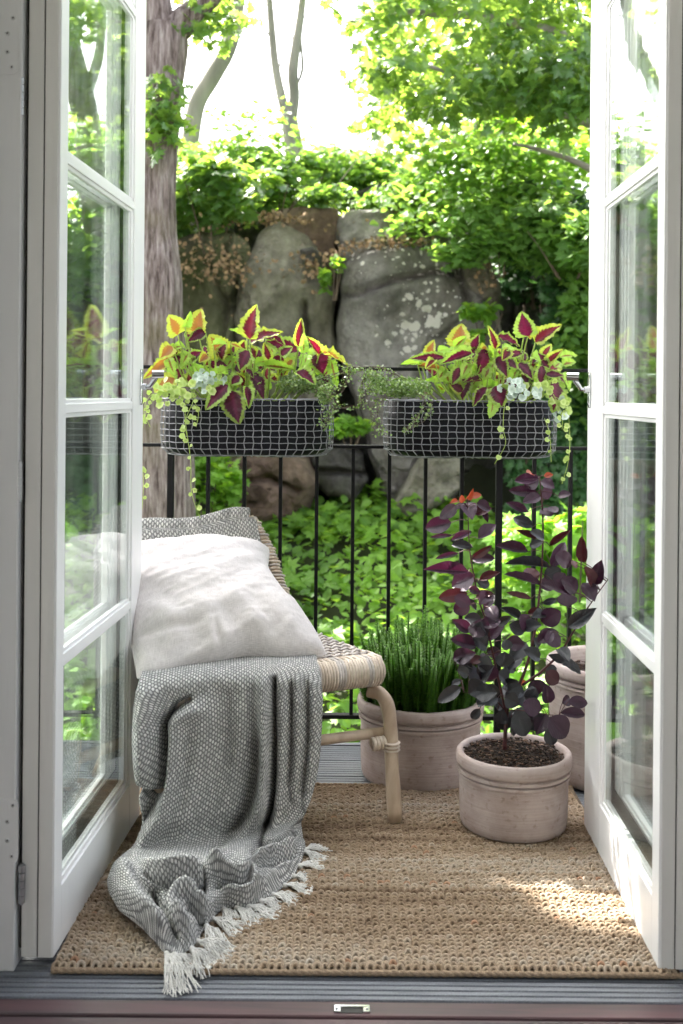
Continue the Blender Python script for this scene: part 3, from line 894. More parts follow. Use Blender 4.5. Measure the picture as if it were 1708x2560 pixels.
# resample every column along v, then across u
cg = [crspline(c, NV) for c in cols_]
grid = [crspline([cg[i][j] for i in range(9)], NU) for j in range(NV)]
vlen = [0.0]
for j in range(1, NV): vlen.append(vlen[-1] + sum((grid[j][i] - grid[j - 1][i]).length for i in range(0, NU, 23)) / len(range(0, NU, 23)) * 1.12)
def gau(x, w): return math.exp(-(x / w) ** 2)
G_ = np.array([[tuple(p) for p in r] for r in grid])            # NV x NU x 3
# fold lines of the cloth: polyline (view points), height toward the room, half width
LINES = [
 ([(628,1560),(629,1675),(628,1775),(622,1850),(604,1905),(580,1962)], -.058, 7),
 ([(604,1552),(611,1620),(614,1725),(609,1825),(586,1880),(538,1940),(498,1992)], .040, 17),
 ([(650,1556),(652,1700),(646,1820),(630,1900)], .026, 11),
 ([(590,1700),(584,1770),(568,1856),(526,1914),(486,1962)], -.034, 15),
 ([(431,1606),(398,1626),(374,1660),(382,1702),(382,1757),(376,1806)], -.052, 9),
 ([(448,1630),(410,1658),(402,1725),(393,1800),(376,1866),(338,1924),(312,1974)], .040, 15),
 ([(340,1600),(334,1676),(336,1740),(340,1785)], .036, 24),
 ([(312,1812),(345,1822),(376,1816)], -.045, 9),
 ([(357,1830),(328,1878),(302,1950)], -.026, 10),
 ([(470,1620),(462,1720),(440,1820),(410,1900)], .014, 26),
 ([(520,1600),(520,1720),(500,1830),(460,1920)], -.014, 20),
 ([(560,1560),(560,1660),(556,1740)], .012, 22),
 ([(665,1570),(667,1690),(660,1800)], -.016, 7), ([(684,1560),(686,1700),(678,1830)], .016, 9),
 ([(704,1570),(706,1690),(694,1830)], -.013, 7), ([(722,1570),(722,1700),(704,1850)], .014, 9),
 ([(337,2021),(397,2043),(458,2041)], -.036, 8), ([(340,1994),(411,2010),(458,2014)], .034, 12),
 ([(465,2004),(468,2049),(457,2076)], -.034, 6),
 ([(284,2010),(290,2050),(318,2094),(366,2146)], .040, 19), ([(262,2040),(275,2080),(330,2125)], .020, 12),
 ([(352,2064),(377,2104),(408,2158)], -.040, 7),
 ([(388,2092),(410,2074),(440,2070),(470,2092)], .036, 9), ([(436,2096),(458,2108),(456,2144)], -.046, 10), ([(400,2112),(420,2136),(436,2158)], .034, 11),
 ([(486,1990),(536,2030),(576,2022),(590,2046)], .032, 10), ([(500,2052),(540,2050),(575,2050)], -.022, 6),
 ([(586,1938),(635,1950),(668,1930)], -.040, 10), ([(604,1976),(640,1972),(672,1956)], .024, 9), ([(600,2004),(640,1996),(680,1972)], -.018, 7),
 ([(520,2062),(560,2066),(610,2040),(660,2000)], .018, 9),
]
dX, dY = G_[..., 0] / G_[..., 1] * FPX, -(G_[..., 2] - CAMZ) / G_[..., 1] * FPX
IX = (854 + dX * CA - dY * SA) / S_; IY = (980 + dX * SA + dY * CA) / S_
DS = np.zeros(IX.shape)
for pl, a_, w_ in LINES:
    fine = np.array([tuple(v)[:2] for v in crspline([(x, y, 0) for x, y in pl], 60)])
    dmin = np.full(IX.shape, 1e9); tt = np.zeros(IX.shape)
    for q, (x, y) in enumerate(fine):
        d2 = (IX - x) ** 2 + (IY - y) ** 2
        m_k = d2 < dmin; dmin[m_k] = d2[m_k]; tt[m_k] = q / 59
    ends = .35 + .65 * np.sin(np.pi * np.clip(tt * .9 + .05, 0, 1)) ** .6
    DS += 1.25 * a_ * np.exp(-dmin / w_ ** 2) * ends
V = []
for j in range(NV):
    rr = j / (NV - 1) * 11
    top = max(0, min(1, (rr - 1.6) / .9)); fl = max(0, min(1, (rr - 7.0) / 1.2))
    hemf = max(0, min(1, (11 - rr) / .5))
    for i in range(NU):
        u = i / (NU - 1); p = grid[j][i].copy(); d = DS[j, i] * top * (.35 + .65 * hemf)
        d += .0035 * noise.noise(Vector((u * 14, rr * 1.6, 3))) + .0018 * noise.noise(Vector((u * 38, rr * 4, 5)))
        n = Vector((-.10, -.97, .15)).lerp(Vector((0, -.40, .90)), fl)
        p += n * d + Vector((0, 0, .012 * fl * hemf))
        if fl > 0: p.z += fl * hemf * .012 * max(0, noise.noise(Vector((u * 6, rr * 1.1, 7))))
        p.z = max(p.z, .0150 + .003 * math.sin(u * 40) ** 2)
        V.append(p)
A_ = np.array([tuple(v) for v in V]).reshape(NV, NU, 3)
U_ = np.zeros((NV, NU)); W_ = np.zeros((NV, NU))
U_[:, 1:] = np.cumsum(np.linalg.norm(A_[:, 1:] - A_[:, :-1], axis=2), axis=1); U_ -= U_[:, NU // 2][:, None]
W_[1:] = np.cumsum(np.linalg.norm(A_[1:] - A_[:-1], axis=2), axis=0)
org = ORG[thr.name]
for _ in range(120):
    U_[1:-1] = (U_[:-2] + 2 * U_[1:-1] + U_[2:]) / 4; W_[:, 1:-1] = (W_[:, :-2] + 2 * W_[:, 1:-1] + W_[:, 2:]) / 4
    if _ < 25: U_[:, 1:-1] = (U_[:, :-2] + 2 * U_[:, 1:-1] + U_[:, 2:]) / 4; W_[1:-1] = (W_[:-2] + 2 * W_[1:-1] + W_[2:]) / 4
W_ = .35 * W_ + .65 * W_.mean(axis=1)[:, None] + .10 * (np.arange(NU)[None] / NU - .5); U_ = .6 * U_ + .4 * (np.arange(NU)[None] / NU - .5) * U_.max() * 2
UVs = np.stack([U_ + 1, W_], -1).reshape(-1, 2)
F = [(j * NU + i, j * NU + i + 1, (j + 1) * NU + i + 1, (j + 1) * NU + i) for j in range(NV - 1) for i in range(NU - 1)]
hem = V[(NV - 1) * NU:]
me = make_mesh('front_drape', [v - org for v in V], F, M['throw'], True, uv=UVs)
o = link('front_drape', me, thr)
sd = o.modifiers.new('thickness', 'SOLIDIFY'); sd.thickness = .004; sd.offset = 0
# the part over the back of the chair
V = []; UVs = []; NU2, NV2 = 120, 90
for j in range(NV2):
    t = j / (NV2 - 1)
    for i in range(NU2):
        u = i / (NU2 - 1)
        uu = -.012 + 1.04 * u
        top = BK(min(1, max(0, uu)), 1.0) + (BK(1, 1) - BK(.9, 1)) * max(0, (uu - 1) * 10)
        top.z += -.002 + .006 * math.sin(uu * 9 + .5) + .004 * gau(uu - .12, .12)
        s = t * .46
        if s < .17:          # front, under the cushion
            off = Vector((.02, -.026, -(.17 - s))) + Vector((.25, -.35, 0)) * (.17 - s)
        elif s < .23:
            a = (s - .17) / .06 * math.pi
            off = Vector((0, -.026 * math.cos(a), .024 * math.sin(a)))
        else:
            off = Vector((-.01, .028 + .02 * (s - .23), -(s - .23)))
        p = top + off + Vector((0, -1, 0)) * (.004 * math.sin(uu * 34) + .004 * noise.noise(Vector((uu * 7, t * 3, 0))))
        # the left end slumps down beside the frame
        e = max(0, (uu - .93) / .09)
        p += Vector((-.012, -.01, -.05)) * e * e
        V.append(p); UVs.append((u * .52, t * .46))
F = [(j * NU2 + i, j * NU2 + i + 1, (j + 1) * NU2 + i + 1, (j + 1) * NU2 + i) for j in range(NV2 - 1) for i in range(NU2 - 1)]
me = make_mesh('back_drape', [v - org for v in V], F, M['throw'], True, uv=UVs)
o = link('back_drape', me, thr); sd = o.modifiers.new('thickness', 'SOLIDIFY'); sd.thickness = .005; sd.offset = 0
# left hanging side seen through the door panes
V = []; UVs = []; NU2, NV2 = 50, 110
lt = [CH(.42, .36, ZS + .045), CH(.48, .28, ZS + .03), CH(.525, .20, ZS + .02), CH(.545, .14, ZS)]
for j in range(NV2):
    t = j / (NV2 - 1)
    for i in range(NU2):
        u = i / (NU2 - 1)
        a = CH(.50 - .02 * t, .40 - .28 * u, ZS + .04 - .02 * u)
        hangp = a + Lv * (.012 * math.sin(u * 11 + 3 * t)) + UP * (-.26 * t) + Lv * (.020 * math.sin(min(1, t * 4) * math.pi / 2)) + Bv * (-.05 * t * u)
        V.append(hangp); UVs.append((u * .3, t * .3))
F = [(j * NU2 + i, j * NU2 + i + 1, (j + 1) * NU2 + i + 1, (j + 1) * NU2 + i) for j in range(NV2 - 1) for i in range(NU2 - 1)]
me = make_mesh('side_drape', [v - org for v in V], F, M['throw'], True, uv=UVs)
o = link('side_drape', me, thr); sd = o.modifiers.new('thickness', 'SOLIDIFY'); sd.thickness = .005; sd.offset = 0
# fringe: knotted tassels, each a bundle of strands
tass = [((384, 2186), (402, 2268), 1.1), ((398, 2196), (440, 2236), .8), ((438, 2180), (492, 2232), 1.25), ((452, 2164), (522, 2200), 1.2), ((476, 2126), (520, 2172), 1.0), ((492, 2106), (548, 2140), .9), ((512, 2084), (540, 2122), .8),
        ((545, 2078), (596, 2112), .9), ((572, 2082), (636, 2098), .9), ((600, 2070), (664, 2078), .9), ((628, 2052), (696, 2066), .9), ((652, 2030), (708, 2046), .8), ((664, 2008), (712, 2020), .9),
        ((678, 1984), (722, 1990), .8), ((692, 1952), (720, 1972), .8), ((690, 1918), (742, 1916), .85)]
used_ = []
for (kx, ky), (ex, ey), s in tass:
    a = PZ(kx, ky, .020); e = PZ(ex, ey, .012 if ey < 2225 else .006)
    hv = min(hem, key=lambda h: (h.x - a.x) ** 2 + (h.y - a.y) ** 2)
    e = e + (hv - a); a = hv.copy(); e.z = .012 if e.y > 1.94 else .006
    e += Vector((random.uniform(-.012, .012), random.uniform(-.012, .010), 0)); d = e - a; L = d.length * random.uniform(.9, 1.3); d.normalize(); sd_ = Vector((-d.y, d.x, 0)).normalized()
    m_ = MB()
    m_.tube([a - d * .004, a + d * .001, a + d * .006, a + d * .010], [.0035, .0062, .0062, .0040], 10)
    for q in range(46):
        w = random.uniform(-1, 1); ln = L * random.uniform(.78, 1.08); cur = random.uniform(-.7, .7)
        pts = []
        for i in range(8):
            t = i / 7
            sp_ = w * (.004 + .021 * s * t ** .8)
            pts.append(a + d * (.008 + (ln - .008) * t) + sd_ * (sp_ + cur * .016 * math.sin(t * 5 + q) * t) + UP * (.004 + random.uniform(0, .010) * math.sin(math.pi * t) * s - .008 * t))
        for p in pts: p.z = max(p.z, .0125 if p.y > 1.935 else .0022)
        m_.tube(pts, .00105, 4, cap=False)
    m_.build('tassel', M['fringe'], thr)
# ================================================================== POTS
def pot(name, label, c, r, h, group, rimh=.034):
    t = thing(name, label, 'flower pot', c, group)
    k = h
    prof = [(0, .002), (r * .86, .002), (r * .905, .006), (r * .925, .018), (r * .935, .05), (r * .942, k * .55), (r * .938, k - rimh - .024),
            (r * .972, k - rimh - .0215), (r * .972, k - rimh - .0150), (r * .930, k - rimh - .0130), (r * .930, k - rimh - .0115), (r * .980, k - rimh - .010), (r * .980, k - rimh - .0035), (r * .940, k - rimh - .0012),
            (r * .950, k - rimh + .0005), (r * .992, k - rimh + .004), (r * 1.0, k - rimh + .012), (r * 1.0, k - .010), (r * .988, k - .003), (r * .965, k), (r * .90, k - .001), (r * .872, k - .007), (r * .862, k - .02), (r * .85, k * .35), (0, k * .33)]
    b_ = MB().lathe(prof, c, 72, .012)
    o = b_.build('pot_body', M['clay'], t)
    shade_auto(o, 60)
    return t
CLAYG = 'whitewashed terracotta pots on the balcony'
pc1 = Vector((.415, 2.600, .0125)); r1 = .1357
pot1 = pot('terracotta_pot', 'small whitewashed terracotta pot in front, holding the purple smoke bush', pc1, r1, .176, CLAYG)
pc2 = Vector((.221, 2.965, .0)); r2 = .171
pot2 = pot('terracotta_pot', 'wide whitewashed terracotta pot behind the chair leg, holding the heath shrub', pc2, r2, .214, CLAYG)
pc3 = Vector((.738, 2.965, .0)); r3 = .178
pot3 = pot('terracotta_pot', 'tall whitewashed terracotta pot half hidden behind the right door', pc3, r3, .315, CLAYG)

def soil(c, r, z, n, seed):
    """lumpy soil disc with loose crumbs on top, one piece"""
    rs = np.random.default_rng(seed)
    mb = MB(); R_ = 18; S = 48; V = [(c[0], c[1], z + .006)]; F = []
    for i in range(1, R_ + 1):
        for k in range(S):
            a = 2 * math.pi * k / S; q = r * i / R_
            x, y = c[0] + q * math.cos(a), c[1] + q * math.sin(a)
            V.append((x, y, z + .010 * noise.noise(Vector((x * 30, y * 30, 1))) + .007 * noise.noise(Vector((x * 90, y * 90, 5))) + .004 * (1 - i / R_)))
    for k in range(S): F.append((0, 1 + k, 1 + (k + 1) % S))
    for i in range(R_ - 1):
        for k in range(S):
            a = 1 + i * S + k; b_ = 1 + i * S + (k + 1) % S
            F.append((a, a + S, b_ + S, b_))
    mb.add(V, F, .5)
    for q in range(n):
        a = rs.uniform(0, 6.283); rr = r * math.sqrt(rs.uniform(0, .97))
        s = rs.uniform(.0015, .0045)
        ang = rs.uniform(0, 6.28)
        R = Matrix.Rotation(ang, 3, 'Z') @ Matrix.Rotation(rs.uniform(-.7, .7), 3, 'X')
        p = (c[0] + rr * math.cos(a), c[1] + rr * math.sin(a), z + .006 + rs.uniform(0, .005) + .008 * noise.noise(Vector(((c[0] + rr * math.cos(a)) * 30, (c[1] + rr * math.sin(a)) * 30, 1))))
        mb.box(p, (s * rs.uniform(1, 3.2), s, s * .7), R, a=rs.uniform(0, 1))
    return mb
def soil_mat():
    m, nd, lk, b = nodes('soil_crumbs')
    at = nd.new('ShaderNodeAttribute'); at.attribute_name = 'rnd'
    r = ramp(nd, [(0, (.015, .010, .008)), (.5, (.035, .022, .015)), (.85, (.10, .055, .035)), (1, (.20, .13, .09))])
    lk.new(at.outputs['Fac'], r.inputs[0]); lk.new(r.outputs[0], b.inputs['Base Color']); b.inputs['Roughness'].default_value = .95
    return m
M['crumb'] = soil_mat()
kind(soil(pc1, r1 * .862, 0.0125 + .158, 1500, 1).build('soil', M['crumb'], pot1, attr=True), 'stuff')
kind(soil(pc2, r2 * .86, .185, 500, 2).build('soil', M['crumb'], pot2, attr=True), 'stuff')
kind(soil(pc3, r3 * .86, .268, 800, 3).build('soil', M['crumb'], pot3, attr=True), 'stuff')

# ================================================================== LEAF SHAPES
def leaf_mesh(name, mat, nu=8, nv=12, wfun=None, fold=.25, droop=.25, serr=0.0, ripple=.0, seed=0, rnd=.5):
    """unit leaf: y from 0 (base) to 1 (tip), half width 0.5 at most, z up"""
    V = []; UVs = []
    for j in range(nv + 1):
        v = j / nv
        w = wfun(v) * .5
        for i in range(nu + 1):
            u = 2 * i / nu - 1
            ww = w * (1 + (serr * (1 if j % 2 else -1) if abs(u) > .99 else 0))
            x = u * ww
            z = fold * abs(u) * ww + -droop * v * v + ripple * math.sin(v * 19 + seed) * abs(u) ** 1.5 * w * 2 + ripple * .7 * math.sin(v * 31 + u * 4 + seed * 2) * abs(u)
            V.append((x, v, z)); UVs.append((u * .5 + .5, v))
    F = [(j * (nu + 1) + i, j * (nu + 1) + i + 1, (j + 1) * (nu + 1) + i + 1, (j + 1) * (nu + 1) + i) for j in range(nv) for i in range(nu)]
    return make_mesh(name, V, F, mat, True, uv=UVs, attr={'rnd': [rnd] * len(V)})

def put_leaf(me, name, parent, base, tip, width, nrm, loc_is_base=True):
    y = tip - base; L = y.length
    if L < 1e-5: return None
    y.normalize()
    x = y.cross(nrm)
    if x.length < 1e-4: x = y.cross(Vector((1, 0, .3)))
    x.normalize(); z = x.cross(y)
    o = bpy.data.objects.new(name, me); COL.objects.link(o); o.parent = parent
    m = Matrix(((x.x * width, y.x * L, z.x * L, 0), (x.y * width, y.y * L, z.y * L, 0), (x.z * width, y.z * L, z.z * L, 0), (0, 0, 0, 1)))
    o.matrix_local = Matrix.Translation(base - ORG[parent.name]) @ m
    return o

def wc(v):   # broad ovate, pointed
    return 1.16 * (math.sin(math.pi * min(1, v ** .66)) ** .60) * (1 - .16 * v) + .02
def wo(v):   # oval, blunt
    return max(.02, math.sin(math.pi * v ** .95) ** .62)
def wl(v):
    return max(.02, math.sin(math.pi * v ** .9) ** .9)

def coleus_mat(name, centre, mid, margin, vein, trans_c, trans_m, cut=.52):
    m, nd, lk, b = nodes(name)
    tc = nd.new('ShaderNodeTexCoord'); sp = nd.new('ShaderNodeSeparateXYZ'); lk.new(tc.outputs['UV'], sp.inputs[0])
    def mth(op, a, b_=None, c=None):
        n = nd.new('ShaderNodeMath'); n.operation = op
        for i, v in enumerate((a, b_, c)):
            if v is None: continue
            if isinstance(v, (int, float)): n.inputs[i].default_value = v
            else: lk.new(v, n.inputs[i])
        return n.outputs[0]
    au = mth('ABSOLUTE', mth('MULTIPLY', mth('SUBTRACT', sp.outputs[0], .5), 2.0))
    v = sp.outputs[1]
    # side veins run outwards and forwards; the dark heart follows them in teeth
    phase = mth('SUBTRACT', mth('MULTIPLY', v, 9.0), mth('MULTIPLY', au, 2.6))
    tooth = mth('ABSOLUTE', mth('SUBTRACT', mth('FRACT', phase), .5))
    oi = nd.new('ShaderNodeObjectInfo')
    nz = nd.new('ShaderNodeTexNoise'); nz.inputs['Scale'].default_value = 3.5; nz.inputs['Detail'].default_value = 3
    va = nd.new('ShaderNodeVectorMath'); va.operation = 'ADD'; lk.new(tc.outputs['UV'], va.inputs[0])
    cb = nd.new('ShaderNodeCombineXYZ'); lk.new(mth('MULTIPLY', oi.outputs['Random'], 37.0), cb.inputs[0]); lk.new(cb.outputs[0], va.inputs[1])
    lk.new(va.outputs[0], nz.inputs['Vector'])
    dv = mth('POWER', mth('ABSOLUTE', mth('DIVIDE', mth('SUBTRACT', v, .42), .47)), 2.2)
    d = mth('ADD', mth('ADD', au, mth('MULTIPLY', dv, .42)), mth('MULTIPLY', tooth, .22))
    d = mth('ADD', d, mth('MULTIPLY', mth('SUBTRACT', nz.outputs['Fac'], .5), .38))
    d = mth('ADD', d, mth('MULTIPLY', mth('SUBTRACT', oi.outputs['Random'], .5), .22))
    mr = nd.new('ShaderNodeMapRange'); lk.new(d, mr.inputs['Value']); mr.inputs['From Min'].default_value = cut; mr.inputs['From Max'].default_value = cut + .15
    mr2 = nd.new('ShaderNodeMapRange'); lk.new(au, mr2.inputs['Value']); mr2.inputs['From Min'].default_value = .015; mr2.inputs['From Max'].default_value = .30
    cm = nd.new('ShaderNodeMixRGB'); lk.new(mr2.outputs[0], cm.inputs[0]); cm.inputs[1].default_value = (*mid, 1); cm.inputs[2].default_value = (*centre, 1)
    mx = nd.new('ShaderNodeMixRGB'); lk.new(mr.outputs[0], mx.inputs[0]); lk.new(cm.outputs[0], mx.inputs[1]); mx.inputs[2].default_value = (*margin, 1)
    # veins
    vv = nd.new('ShaderNodeMapRange'); lk.new(tooth, vv.inputs['Value']); vv.inputs['From Min'].default_value = 0.0; vv.inputs['From Max'].default_value = .07
    vv.inputs['To Min'].default_value = .55; vv.inputs['To Max'].default_value = 0
    mv = nd.new('ShaderNodeMixRGB'); lk.new(vv.outputs[0], mv.inputs[0]); lk.new(mx.outputs[0], mv.inputs[1]); mv.inputs[2].default_value = (*vein, 1)
    hs = nd.new('ShaderNodeHueSaturation'); hs.inputs['Saturation'].default_value = .92
    lk.new(mth('MULTIPLY_ADD', oi.outputs['Random'], .55, .62), hs.inputs['Value']); lk.new(mth('MULTIPLY_ADD', oi.outputs['Random'], .03, .485), hs.inputs['Hue'])
    lk.new(mv.outputs[0], hs.inputs['Color']); lk.new(hs.outputs[0], b.inputs['Base Color'])
    b.inputs['Roughness'].default_value = .42; b.inputs['Specular IOR Level'].default_value = .45
    bp = nd.new('ShaderNodeBump'); bp.inputs['Strength'].default_value = .6; bp.inputs['Distance'].default_value = .002
    lk.new(tooth, bp.inputs['Height']); lk.new(bp.outputs[0], b.inputs['Normal'])
    t = nd.new('ShaderNodeBsdfTranslucent')
    tm = nd.new('ShaderNodeMixRGB'); lk.new(mr.outputs[0], tm.inputs[0]); tm.inputs[1].default_value = (*trans_c, 1); tm.inputs[2].default_value = (*trans_m, 1)
    lk.new(tm.outputs[0], t.inputs['Color'])
    ms = nd.new('ShaderNodeMixShader'); ms.inputs[0].default_value = .42
    lk.new(b.outputs[0], ms.inputs[1]); lk.new(t.outputs[0], ms.inputs[2])
    lk.new(ms.outputs[0], nd['Material Output'].inputs['Surface'])
    return m
LIME = (.34, .48, .08); LT = (.32, .52, .06)
CM = {
 'P': coleus_mat('coleus_plum', (.045, .006, .022), (.16, .010, .065), LIME, (.24, .02, .10), (.16, .005, .04), LT, .66),
 'R': coleus_mat('coleus_red', (.10, .008, .018), (.26, .012, .035), (.46, .56, .07), (.26, .02, .04), (.16, .006, .02), (.48, .62, .05), .54),
 'O': coleus_mat('coleus_orange', (.34, .15, .03), (.36, .09, .02), (.50, .56, .06), (.38, .2, .04), (.45, .20, .03), (.50, .60, .05), .50),
 'G': coleus_mat('coleus_lime', (.20, .12, .04), (.28, .10, .04), (.36, .55, .07), (.40, .60, .12), (.3, .2, .02), (.42, .75, .06), .14),
}
CL = {}
for k_ in CM:
    CL[k_] = [leaf_mesh('coleus_leaf', CM[k_], 8, 18, wc, f_, d_, .075, .055, s_) for s_, (f_, d_) in enumerate(((.35, .22), (.15, .30), (.55, .10), (.25, .42)))]

# ================================================================== PLANTERS
BASK = 'wire basket planters hung on the railing'
def racetrack(a, r, n_):
    """closed outline: a straight half length, r end radius; n_ points evenly spaced"""
    per = 4 * a + 2 * math.pi * r
    out = []
    for k in range(n_):
        s = per * k / n_
        if s < 2 * a: out.append((-a + s, -r))
        elif s < 2 * a + math.pi * r:
            q = (s - 2 * a) / r - math.pi / 2; out.append((a + r * math.cos(q), r * math.sin(q)))
        elif s < 4 * a + math.pi * r: out.append((a - (s - 2 * a - math.pi * r), r))
        else:
            q = (s - 4 * a - math.pi * r) / r + math.pi / 2; out.append((-a + r * math.cos(q), r * math.sin(q)))
    return out
def basket(label, c, A, R, H):
    t = thing('wire_planter', label, 'planter', c, BASK)
    c = Vector(c)
    NP = 96; NW = 50
    def prof(z):   # scale of the outline with height
        q = z / H
        return 1 - .10 * max(0, (.16 - q) / .16) ** 2 + .012 * math.sin(q * 3)
    ol = racetrack(A, R, NP)
    # liner
    V = []; F = []; zs = [0, .006, .02, .05, .1, H - .008]
    for z in zs:
        s = prof(z) * (.955 if z > 0 else .9)
        for x, y in ol: V.append(c + Vector((x * s, y * (s - .02), z + .004)))
    for i in range(len(zs) - 1):
        for k in range(NP):
            F.append((i * NP + k, i * NP + (k + 1) % NP, (i + 1) * NP + (k + 1) % NP, (i + 1) * NP + k))
    F.append(tuple(range(NP))[::-1])
    n0 = len(V)
    for x, y in ol: V.append(c + Vector((x * .95, y * .92, H - .03)))
    F.append(tuple(range(n0, n0 + NP)))
    for k in range(NP): F.append(((len(zs) - 1) * NP + k, (len(zs) - 1) * NP + (k + 1) % NP, n0 + (k + 1) % NP, n0 + k))
    MB().add(V, F).build('liner', M['liner'], t)
    MB().add([c + Vector((x * .93, y * .90, H - .022 + .006 * noise.noise(Vector((x * 30, y * 30, 0))))) for x, y in ol] + [c + Vector((0, 0, H - .012))], [(k, (k + 1) % NP, NP) for k in range(NP)]).build('soil', M['soil'], t)
    nh = 10
    for q in range(nh):
        z = .004 + (H - .004) * q / (nh - 1); s = prof(z)
        pts = []
        fine = racetrack(A, R, NW * 4)
        for k, (x, y) in enumerate(fine + fine[:2]):
            w = .0011 * math.cos(k / 4 * math.pi * 2 * .5 + q * math.pi)
            n_ = Vector((max(-1, min(1, (abs(x) - A) / R)) * (1 if x > 0 else -1) if abs(x) > A else 0, y / R, 0)).normalized()
            pts.append(c + Vector((x * s, y * s, z + .0005 * math.sin(k * .7 + q))) + n_ * (w + .0015))
        m_ = MB(); m_.tube(pts, .0018 if q == nh - 1 else .00125, 6, cap=False); m_.build('rim_wire' if q == nh - 1 else 'ring_wire', M['wire'], t)
    # rim drawn from a second wire just inside
    ow = racetrack(A, R, NW)
    for k, (x, y) in enumerate(ow):
        pts = []
        n_ = Vector((max(-1, min(1, (abs(x) - A) / R)) * (1 if x > 0 else -1) if abs(x) > A else 0, y / R, 0)).normalized()
        tv = Vector((-n_.y, n_.x, 0))
        s0 = prof(0) * .93
        pts.append(c + Vector((x * s0 * .6, y * s0 * .4, .0)))
        pts.append(c + Vector((x * s0, y * s0, .0)))
        for q in range(nh):
            z = .004 + (H - .004) * q / (nh - 1); s = prof(z)
            w = -.0011 * math.cos(k * math.pi + q * math.pi)
            pts.append(c + Vector((x * s, y * s, z)) + n_ * (w + .0015) + tv * (.0017 * (1 if (q + k) % 2 else -1) + random.uniform(-.0006, .0006)))
        m_ = MB(); m_.tube(pts, .00125, 6); m_.build('upright_wire', M['wire'], t)
    # hooks over the top rail
    for s in (-1, 1):
        x = s * A * .8
        m_ = MB(); m_.tube(crspline([c + Vector((x, R + .002, .03)), c + Vector((x, R + .004, H)), c + Vector((x, R + .012, ZTOP + .012 - c.z)), c + Vector((x, RY + .018 - c.y, ZTOP + .014 - c.z)), c + Vector((x, RY + .022 - c.y, ZTOP - .02 - c.z))], 14), .0022, 6); m_.build('hook', M['wire'], t)
    return t
BY = 3.105; BR_ = .098; BH = .158
xl0, xl1 = P(374, 980, BY).x, P(762, 980, BY).x
xr0, xr1 = P(884, 980, BY).x, P(1272, 980, BY).x
zb = P(570, 1049, BY - BR_).z
zb2 = P(1078, 1053, BY - BR_).z
bl = Vector(((xl0 + xl1) / 2, BY, zb)); brr = Vector(((xr0 + xr1) / 2, BY, zb2))
bask1 = basket('black lined wire basket planter on the left part of the railing', bl, (xl1 - xl0) / 2 - BR_, BR_, BH)
bask2 = basket('black lined wire basket planter on the right part of the railing', brr, (xr1 - xr0) / 2 - BR_, BR_, BH)

COLG = 'lime edged coleus plants in the wire baskets'
def coleus_plant(label, centre, org, scale, table, dist, cx, extra):
    """table rows: base x, y, tip x, y, width, colour, in enlarged-view pixels"""
    t = thing('coleus_plant', label, 'plant', centre, COLG)
    for bx_, by_, tx_, ty_, w_, k_ in table:
        D = dist + random.uniform(-.05, .03)
        if by_ > 560: D = 3.0 - .01
        b0 = PF(org[0] + bx_ / scale, org[1] + by_ / scale, D)
        e0 = PF(org[0] + tx_ / scale, org[1] + ty_ / scale, D - random.uniform(.0, .035))
        if b0.z < centre[2] + .0 and ty_ > by_: 
            b0.y = min(b0.y, BY - BR_ - .012); e0.y = min(e0.y, BY - BR_ - .02)
        W = w_ / scale / FPX * D * 1.12
        n = Vector((random.uniform(-.6, .6), -1, random.uniform(.1, 1.1)))
        put_leaf(random.choice(CL[k_]), 'leaf', t, b0, e0, W, n)
        # petiole and stem down to the soil
        root = Vector((b0.x * .55 + centre[0] * .45 + random.uniform(-.02, .02), BY + random.uniform(-.03, .02), centre[2]))
        if ty_ < by_ + 80 and b0.z > centre[2] + .03:
            m_ = MB(); md = (b0 + root) / 2 + Vector(((b0.x - root.x) * .25, 0, .0))
            m_.tube(crspline([b0, b0.lerp(md, .5) + Vector((0, .004, .0)), md, root], 9), [.0016, .0019, .0022, .0025, .0027, .0028, .0029, .003, .003], 6); m_.build('stem', M['greenstem'], t)
    for q in range(extra):
        u = random.uniform(cx[0], cx[1]); D = dist + random.uniform(0, .10)
        b0 = PF(org[0] + u / scale, org[1] + random.uniform(390, 640) / scale, D)
        a = random.uniform(-2.9, -.2); L = random.uniform(.028, .058)
        e0 = b0 + Vector((math.cos(a) * L, random.uniform(-.02, .02), -math.sin(a) * L * .8))
        n = Vector((random.uniform(-.6, .6), -1, random.uniform(.2, 1.2)))
        put_leaf(random.choice(CL[random.choice('PPPGGGR')]), 'leaf', t, b0, e0, L * random.uniform(.55, .85), n)
    return t
